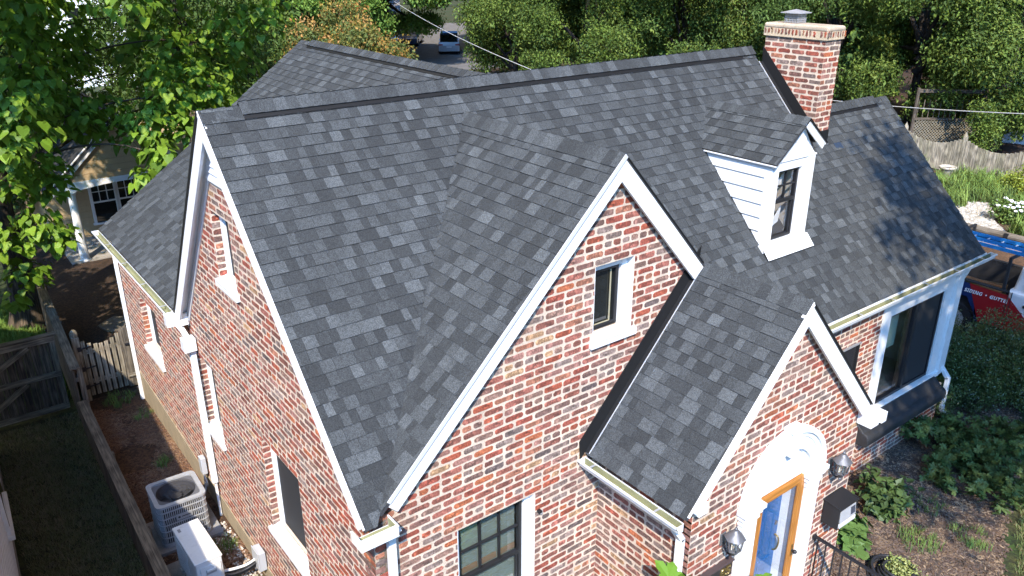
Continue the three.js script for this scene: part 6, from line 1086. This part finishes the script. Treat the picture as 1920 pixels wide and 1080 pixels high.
{
  const t = thing('pickup_truck', 'white blue and red work truck with open bed and lettering', 'truck', [16.9, G, -1.2], 0), pm = (c, r = .35) => new THREE.MeshPhysicalMaterial({ color: new THREE.Color().setRGB(...c), roughness: r, clearcoat: 1, clearcoatRoughness: .05 }), blue = pm([.012, .03, .11]), red = pm([.34, .015, .02]), white = pm([.7, .71, .72]), dark = std([.02, .02, .022], .6);
  const f = new Frame(V3(-.95, 0, 0), Z, Y);          // the side that faces the house; u runs to the front
  const side = (n, pts, m, h0 = -.06, h1 = 0) => mesh(n, setUV(slab(f, pts, h0, h1)), m, t);
  side('bed_side', [[-1.3, .5], [-.86, .5], [-.8, .86], [-.6, 1.0], [-.2, 1.0], [-.0, .86], [.05, .5], [.14, .5], [-.2, 1.335], [-1.3, 1.38]], blue);
  side('bed_side', [[.143, .5], [.62, .5], [.62, 1.3], [-.195, 1.335]], red, -.058, .003);
  mesh('bed_side', bx(.89, .5, -1.3, .95, 1.36, .62, .01), white, t); mesh('bed_liner', bx(.85, .66, -1.3, .888, 1.35, .6, 0), dark, t); mesh('bed_liner', bx(-.85, .66, .56, .85, 1.35, .6, 0), dark, t); mesh('bed_liner', bx(-.85, .66, -1.3, .85, 1.35, -1.27, 0), dark, t); mesh('bed_floor', bx(-.9, .6, -1.3, .9, .66, .6, 0), dark, t); mesh('tailgate', bx(-.9, .55, -1.36, .9, 1.36, -1.3, .01), white, t);
  mesh('bed_rail', bx(-.97, 1.36, -1.3, -.86, 1.4, .62, .01), dark, t); mesh('bed_rail', bx(.86, 1.36, -1.3, .97, 1.4, .62, .01), dark, t);
  const ex = (pts, w, b) => setUV(new THREE.ExtrudeGeometry(new THREE.Shape(pts.map(p => new THREE.Vector2(...p))), { depth: w - 2 * b, bevelEnabled: true, bevelSize: b, bevelThickness: b, bevelSegments: 3 }).translate(0, 0, -w / 2 + b).applyMatrix4(new THREE.Matrix4().makeBasis(Z, Y, mX)));
  mesh('cab', ex([[.7, .55], [.7, 1.35], [2.4, 1.32], [3.4, 1.25], [3.65, 1.05], [3.65, .55]], 1.9, .08), white, t);
  mesh('cab', ex([[.72, 1.34], [.8, 1.88], [1.0, 1.95], [1.9, 1.95], [2.1, 1.88], [2.7, 1.32]], 1.62, .1), white, t);
  side('swoosh', [[.64, .5], [1.5, .5], [.66, 1.28]], red, .0, .012); side('door_seam', [[.7, .6], [.715, .6], [.715, 1.4], [.7, 1.4]], dark, -.01, .014);
  side('side_window', [[.95, 1.42], [1.04, 1.82], [1.62, 1.84], [1.62, 1.4]], M.glassDark, -.12, -.035); side('side_window', [[1.7, 1.4], [1.7, 1.84], [1.95, 1.82], [2.45, 1.4]], M.glassDark, -.12, -.035);
  side('door_handle', [[.98, 1.13], [1.22, 1.11], [1.22, 1.17], [.98, 1.19]], M.black, .004, .03);
  mesh('windscreen', bar(V3(0, 1.42, 2.62), V3(0, 1.85, 2.14), X, 1.4, .02, 0, .02), M.glassDark, t);
  for (const z of [-.4, 2.75]) for (const s of [-1, 1]) { const w = mesh('wheel', new THREE.CylinderGeometry(.4, .4, .26, 28).rotateZ(Math.PI / 2).translate(s * .82, .4, z), std([.012, .012, .013], .8), t); mesh('rim', new THREE.CylinderGeometry(.24, .24, .27, 18).rotateZ(Math.PI / 2).translate(s * .82, .4, z), M.zinc, w); }
  mesh('wheel_well', bx(-.85, .5, -.9, -.6, 1.1, .1, 0), dark, t); mesh('chassis', bx(-.7, .35, -1.2, .7, .55, 3.4, 0), dark, t); mesh('mirror', bx(-1.12, 1.42, 1.95, -.98, 1.62, 2.05, .02), white, t);
  for (const z of [-1.1, .5]) for (const s of [-.9, .9]) mesh('rack_post', bx(s - .03, 1.38, z - .03, s + .03, 2.1, z + .03), dark, t);
  for (const z of [-1.1, .5]) mesh('rack_bar', bx(-.93, 2.1, z - .03, .93, 2.15, z + .03), dark, t);
  const tg = s => { const g = new TextGeometry(s, { font, size: .1, depth: .006, curveSegments: 4 }); g.computeBoundingBox(); return g; };
  let u = -.38; for (const [s, gap] of [['•', .07], ['SIDING', .07], ['•', .07], ['GUTTERS', 0]]) { const g = tg(s), w = (g.boundingBox.max.x - g.boundingBox.min.x) * .82; g.translate(-g.boundingBox.min.x, 0, 0).scale(.82, .82, 1); const m = new THREE.Matrix4().makeShear(0, 0, .18, 0, 0, 0); g.applyMatrix4(m).applyMatrix4(f.M(u, 1.12, .005)); mesh('lettering', g, std([.8, .8, .8], .5), t); u += w + gap; }
  const ld = thing('extension_ladder', 'long blue fibreglass ladder lying on the truck rack', 'ladder', [16.45, G + 2.16, -1.2]), lb = std([.02, .22, .55], .45, { map: T.plain });
  for (const [s, y] of [[-.2, 0], [.2, 0], [-.17, .09], [.17, .09]]) mesh('rail', bx(s - .015, y, -1.9, s + .015, y + .08, 3.2, .004), lb, ld);
  for (let i = 0; i < 17; i++) mesh('rung', new THREE.CylinderGeometry(.016, .016, .38, 8).rotateZ(Math.PI / 2).translate(0, .1, -1.75 + i * .3), std([.6, .62, .64], .4, { metalness: .4 }), ld);
  const bxm = std([.26, .17, .09], .9, { map: T.paint });
  const c1 = thing('cardboard_box', 'brown open cardboard box standing in the truck bed', 'box', [16.7, G + .66, -1.15], .3); for (const q of [[-.25, 0, -.25, .25, .5, -.24], [-.25, 0, .24, .25, .5, .25], [-.25, 0, -.24, -.24, .5, .24], [.24, 0, -.24, .25, .5, .24], [-.24, 0, -.24, .24, .01, .24]]) mesh('side', bx(...q, 0), bxm, c1); mesh('flap', bar(V3(-.25, .5, -.25), V3(-.25, .5, .25), V3(-1, .4, 0), .22, .008, .11), bxm, c1);
  const c2 = thing('lumber', 'orange brown boards lying along the truck bed rail', 'boards', [16.3, G + 1.2, -1.6]); for (let i = 0; i < 3; i++) mesh('board', bx(-.12 + i * .1, i * .03, -.75, -.03 + i * .1, .04 + i * .03, .8), std([.3, .15, .07], .8, { map: T.oak }), c2);
  const c3 = thing('white_bucket', 'pale round drum standing at the tail of the truck bed', 'bucket', [16.3, G + .66, -2.1]); mesh('drum', new THREE.LatheGeometry([[0, 0], [.2, 0], [.22, .75], [.24, .76], [.24, .8], [.2, .8], [.19, .05], [0, .05]].map(p => new THREE.Vector2(...p)), 24), M.white, c3);
}
// ---------------------------------------------------------------- terraced garden on the right
{
  const w = thing('retaining_wall', 'low pale concrete wall with a dark post along the garden', 'wall', [23.15, G, -2]);
  for (let i = 0; i < 7; i++) mesh('block', bx(-.12, 0, 5 - i * 2.0 - 1.99, .12, .36, 5 - i * 2.0, .015), std([.5 + .04 * (i % 2), .47, .41], .95, { map: T.mortar }), w);
  mesh('coping', bx(-.17, .36, -9, .2, .44, 5, .01), std([.4, .35, .28], .95, { map: T.wood }), w); for (const z of [-1.45, 2.2, -5.2]) mesh('post', bx(-.19, 0, z - .06, -.12, .5, z + .06), M.iron, w);
  const fence = thing('scalloped_fence', 'grey weathered board fence with scalloped top and pointed posts', 'fence', [30.9, G, -13.5]);
  for (let b = 0; b < 5; b++) { const z0 = b * 2.45, pm = paleWood[b % 5]; mesh('post', bx(-.07, 0, z0 - .07, .07, 1.5, z0 + .07, .01), pm, fence); mesh('post_finial', setUV(new THREE.ConeGeometry(.1, .22, 4).rotateY(.785).translate(0, 1.6, z0)), pm, fence); for (let i = 0; i < 15; i++) { const s = (i + .5) / 15, h = 1.08 + .32 * Math.pow(2 * s - 1, 2); bmesh('board', fence, pick(paleWood), -.06, .03, z0 + .09 + i * .152, -.035, h + rf() * .02, z0 + .09 + i * .152 + .145, .004); } for (const y of [.3, .9]) bmesh('rail', fence, pm, -.035, y, z0 + .07, .01, y + .09, z0 + 2.38); }
  const c = thing('flower_pot', 'pale stone pot standing among the lilies by the scalloped fence', 'pot', [29.9, G, -8.6]); mesh('pot', setUV(new THREE.LatheGeometry([[0, 0], [.18, 0], [.27, .38], [.32, .38], [.32, .46], [.26, .46], [.25, .36], [0, .36]].map(p => new THREE.Vector2(...p)), 24)), std([.55, .5, .42], .9, { map: T.mortar }), c); mesh('soil', new THREE.CylinderGeometry(.25, .25, .02, 20).translate(0, .37, 0), std([.06, .04, .03], 1), c);
  const p2 = thing('flower_pot', 'terracotta pot in the shade behind the scalloped fence', 'pot', [35.2, G, -13.6]); mesh('pot', setUV(new THREE.LatheGeometry([[0, 0], [.25, 0], [.38, .5], [.42, .5], [.42, .6], [.34, .6], [0, .5]].map(p => new THREE.Vector2(...p)), 20)), std([.36, .12, .06], .9), p2);
  const LG = [[.1, .16, .025], [.12, .19, .03], [.15, .21, .04], [.08, .125, .025]];
  const put = [['tall bright lilies along the scalloped fence, left of the pot', 29.6, -10.4, .9], ['bright lilies along the fence right of the pale pot', 29.9, -7.3, 1.0], ['bright lilies in front of the pale pot', 28.4, -8.2, .8], ['broad mass of lilies in the middle of the garden', 28.3, -6.6, 1.1], ['bright grassy clump left of the gravel, by the roof corner', 26.6, -6.9, .7], ['bright grassy clump behind the gravel patch', 27.6, -5.0, .8], ['green clump at the garden edge near the right border', 27.8, -3.6, .9], ['yellow green low clump above the retaining wall', 24.6, -3.4, .5]];
  put.forEach(([l, x, z, r], i) => tufts('lily_clump', l, x, z, r, Math.round(60 * r * r + 14), tuftBig, LG, 800 + i, 1.05));
  shrub('spirea_shrub', 'rounded yellow green shrub at the right edge before the fence', 'shrub', 29.6, -4.9, 1.5, 3.4, roundL, [[.2, .24, .03], [.24, .28, .04], [.16, .2, .03]], 820, { per: 260, blobs: 14 });
  const d = shrub('daisy_bush', 'small green bush with white flowers above the retaining wall', 'shrub', 25.8, -4.5, .75, 1.2, roundL, [[.1, .16, .03], [.14, .2, .05]], 821, { per: 380 });
  { const r = rng(5), sp = []; for (let i = 0; i < 26; i++) { const a = r() * 6.28, q = Math.sqrt(r()) * .55; sp.push([Math.cos(a) * q, .5 + .25 * r(), Math.sin(a) * q, lerp(.7, 1.3, r())]); } scatter('flower_heads', null, null, new THREE.SphereGeometry(.06, 8, 6).scale(1, .6, 1), std([.85, .85, .82], .8), sp, [[1, 1, 1]], { parent: d, seed: 4 }); }
  const tr = thing('lattice_screen', 'dark lattice panel between posts in the shade behind the fence', 'trellis', [34.0, G, -10.9], -.75), lt = []; for (let c = -2.7; c < 2.7; c += .13) for (const q of [1, -1]) { let x0 = Math.max(-1.32, c - .65), x1 = Math.min(1.32, c + .65); if (x1 - x0 < .1) continue; const y = x => .75 + q * (x - c); lt.push(bar(V3(x0, y(x0), q * .008), V3(x1, y(x1), q * .008), Z, .012, .035, 0, 0, 0)); } mesh('lattice', merge(lt), greyWood[2], tr); for (const x of [-1.4, 1.4]) mesh('post', bx(x - .06, 0, -.06, x + .06, 2.8, .06), boardMats[2], tr); mesh('rail', bx(-1.4, 1.42, -.03, 1.4, 1.52, .03), boardMats[0], tr); mesh('rail', bx(-1.4, 2.6, -.04, 1.4, 2.75, .04), boardMats[0], tr); for (let i = 0; i < 12; i++) mesh('baluster', bx(-1.3 + i * .23, 1.52, -.015, -1.27 + i * .23, 2.3, .015), boardMats[1], tr);
  shrub('climbing_plant', 'tall narrow climber right of the lattice panel', 'plant', 33.4, -9.1, 3.4, 1.5, roundL, OAKG, 822, { per: 200, blobs: 16 });
  shrub('low_plant', 'small bright plant on bare soil behind the scalloped fence', 'plant', 33.4, -11.6, .5, 1.0, roundL, LIGHTG, 823, { per: 300 });
  shrub('clipped_hedge', 'bright low hedge in the dip between the two ridges', 'hedge', 35.3, -43.2, 1.1, 3.4, roundL, LIGHTG, 824, { per: 150, blobs: 16, sx: 1.5 });
  const wf = thing('white_picket_fence', 'white picket fence in the shade behind the main ridge', 'fence', [44, G, -33]); wf.rotation.y = -.75; const pk = []; for (let i = 0; i < 60; i++) pk.push(bx(i * .2 - 6, .1, -.01, i * .2 - 5.88, 1.2, .01, 0)); stuff(mesh('pickets', merge(pk), M.white, wf)); for (const y of [.3, .95]) mesh('rail', bx(-6, y, -.04, 6, y + .08, -.01), M.white, wf);
}
// overhead cables
function cable(label, a, b, sag, r, m) { const L = []; for (let i = 0; i <= 16; i++) { const s = i / 16, p = a.clone().lerp(b, s); p.y -= sag * 4 * s * (1 - s); L.push(p); } const c = mesh(numbered('overhead_cable'), tube(L, r, 40, 6), m, scene); c.userData = { label, category: 'cable' }; return c; }
const pale = std([.5, .5, .48], .6);
cable('pale twisted cable sloping down behind the main ridge from the upper left', V3(30.5, 5.0, -55.5), V3(14.5, 3.75, -11.5), .5, .016, pale);
cable('pale cable crossing level behind the lower ridge at the right', V3(20.6, 3.6, -9.5), V3(16.1, 5.2, 2.0), .15, .012, pale);
cable('thin dark wire crossing the bright tree above the far street', V3(27, 4.4, -50), V3(45, 3.6, -52), .3, .02, M.iron);
// big tree in the front yard, outside the picture: its boughs shade the right end of the roof and the truck
{
  const t = thing('yard_tree', 'tall shade tree of the front yard', 'tree', [8.2, G, 10]), r = rng(991), B = SHADE.map(b => [b[0] - 8.2, b[1] - G, b[2] - 10, b[3]]);
  mesh('trunk', limb([V3(0, -.1, 0), V3(.1, 4, -.3), V3(-.6, 9, -1.5), V3(-1.4, 13.5, -2.8)], .34, .1, 16, 12, 5), barkMat, t); mesh('limbs', merge(B.map((b, i) => limb([V3(-.3, 7 + (i % 3), -1), V3(b[0] * .6 - .2, b[1] - .8, b[2] * .6), V3(b[0], b[1], b[2])], .12, .02, 8, 7, i))), barkMat, t);
  crown(t, B, 85, bigSprays[0], OAKG, 992, {}); void r;
}
renderer.render(scene, camera);
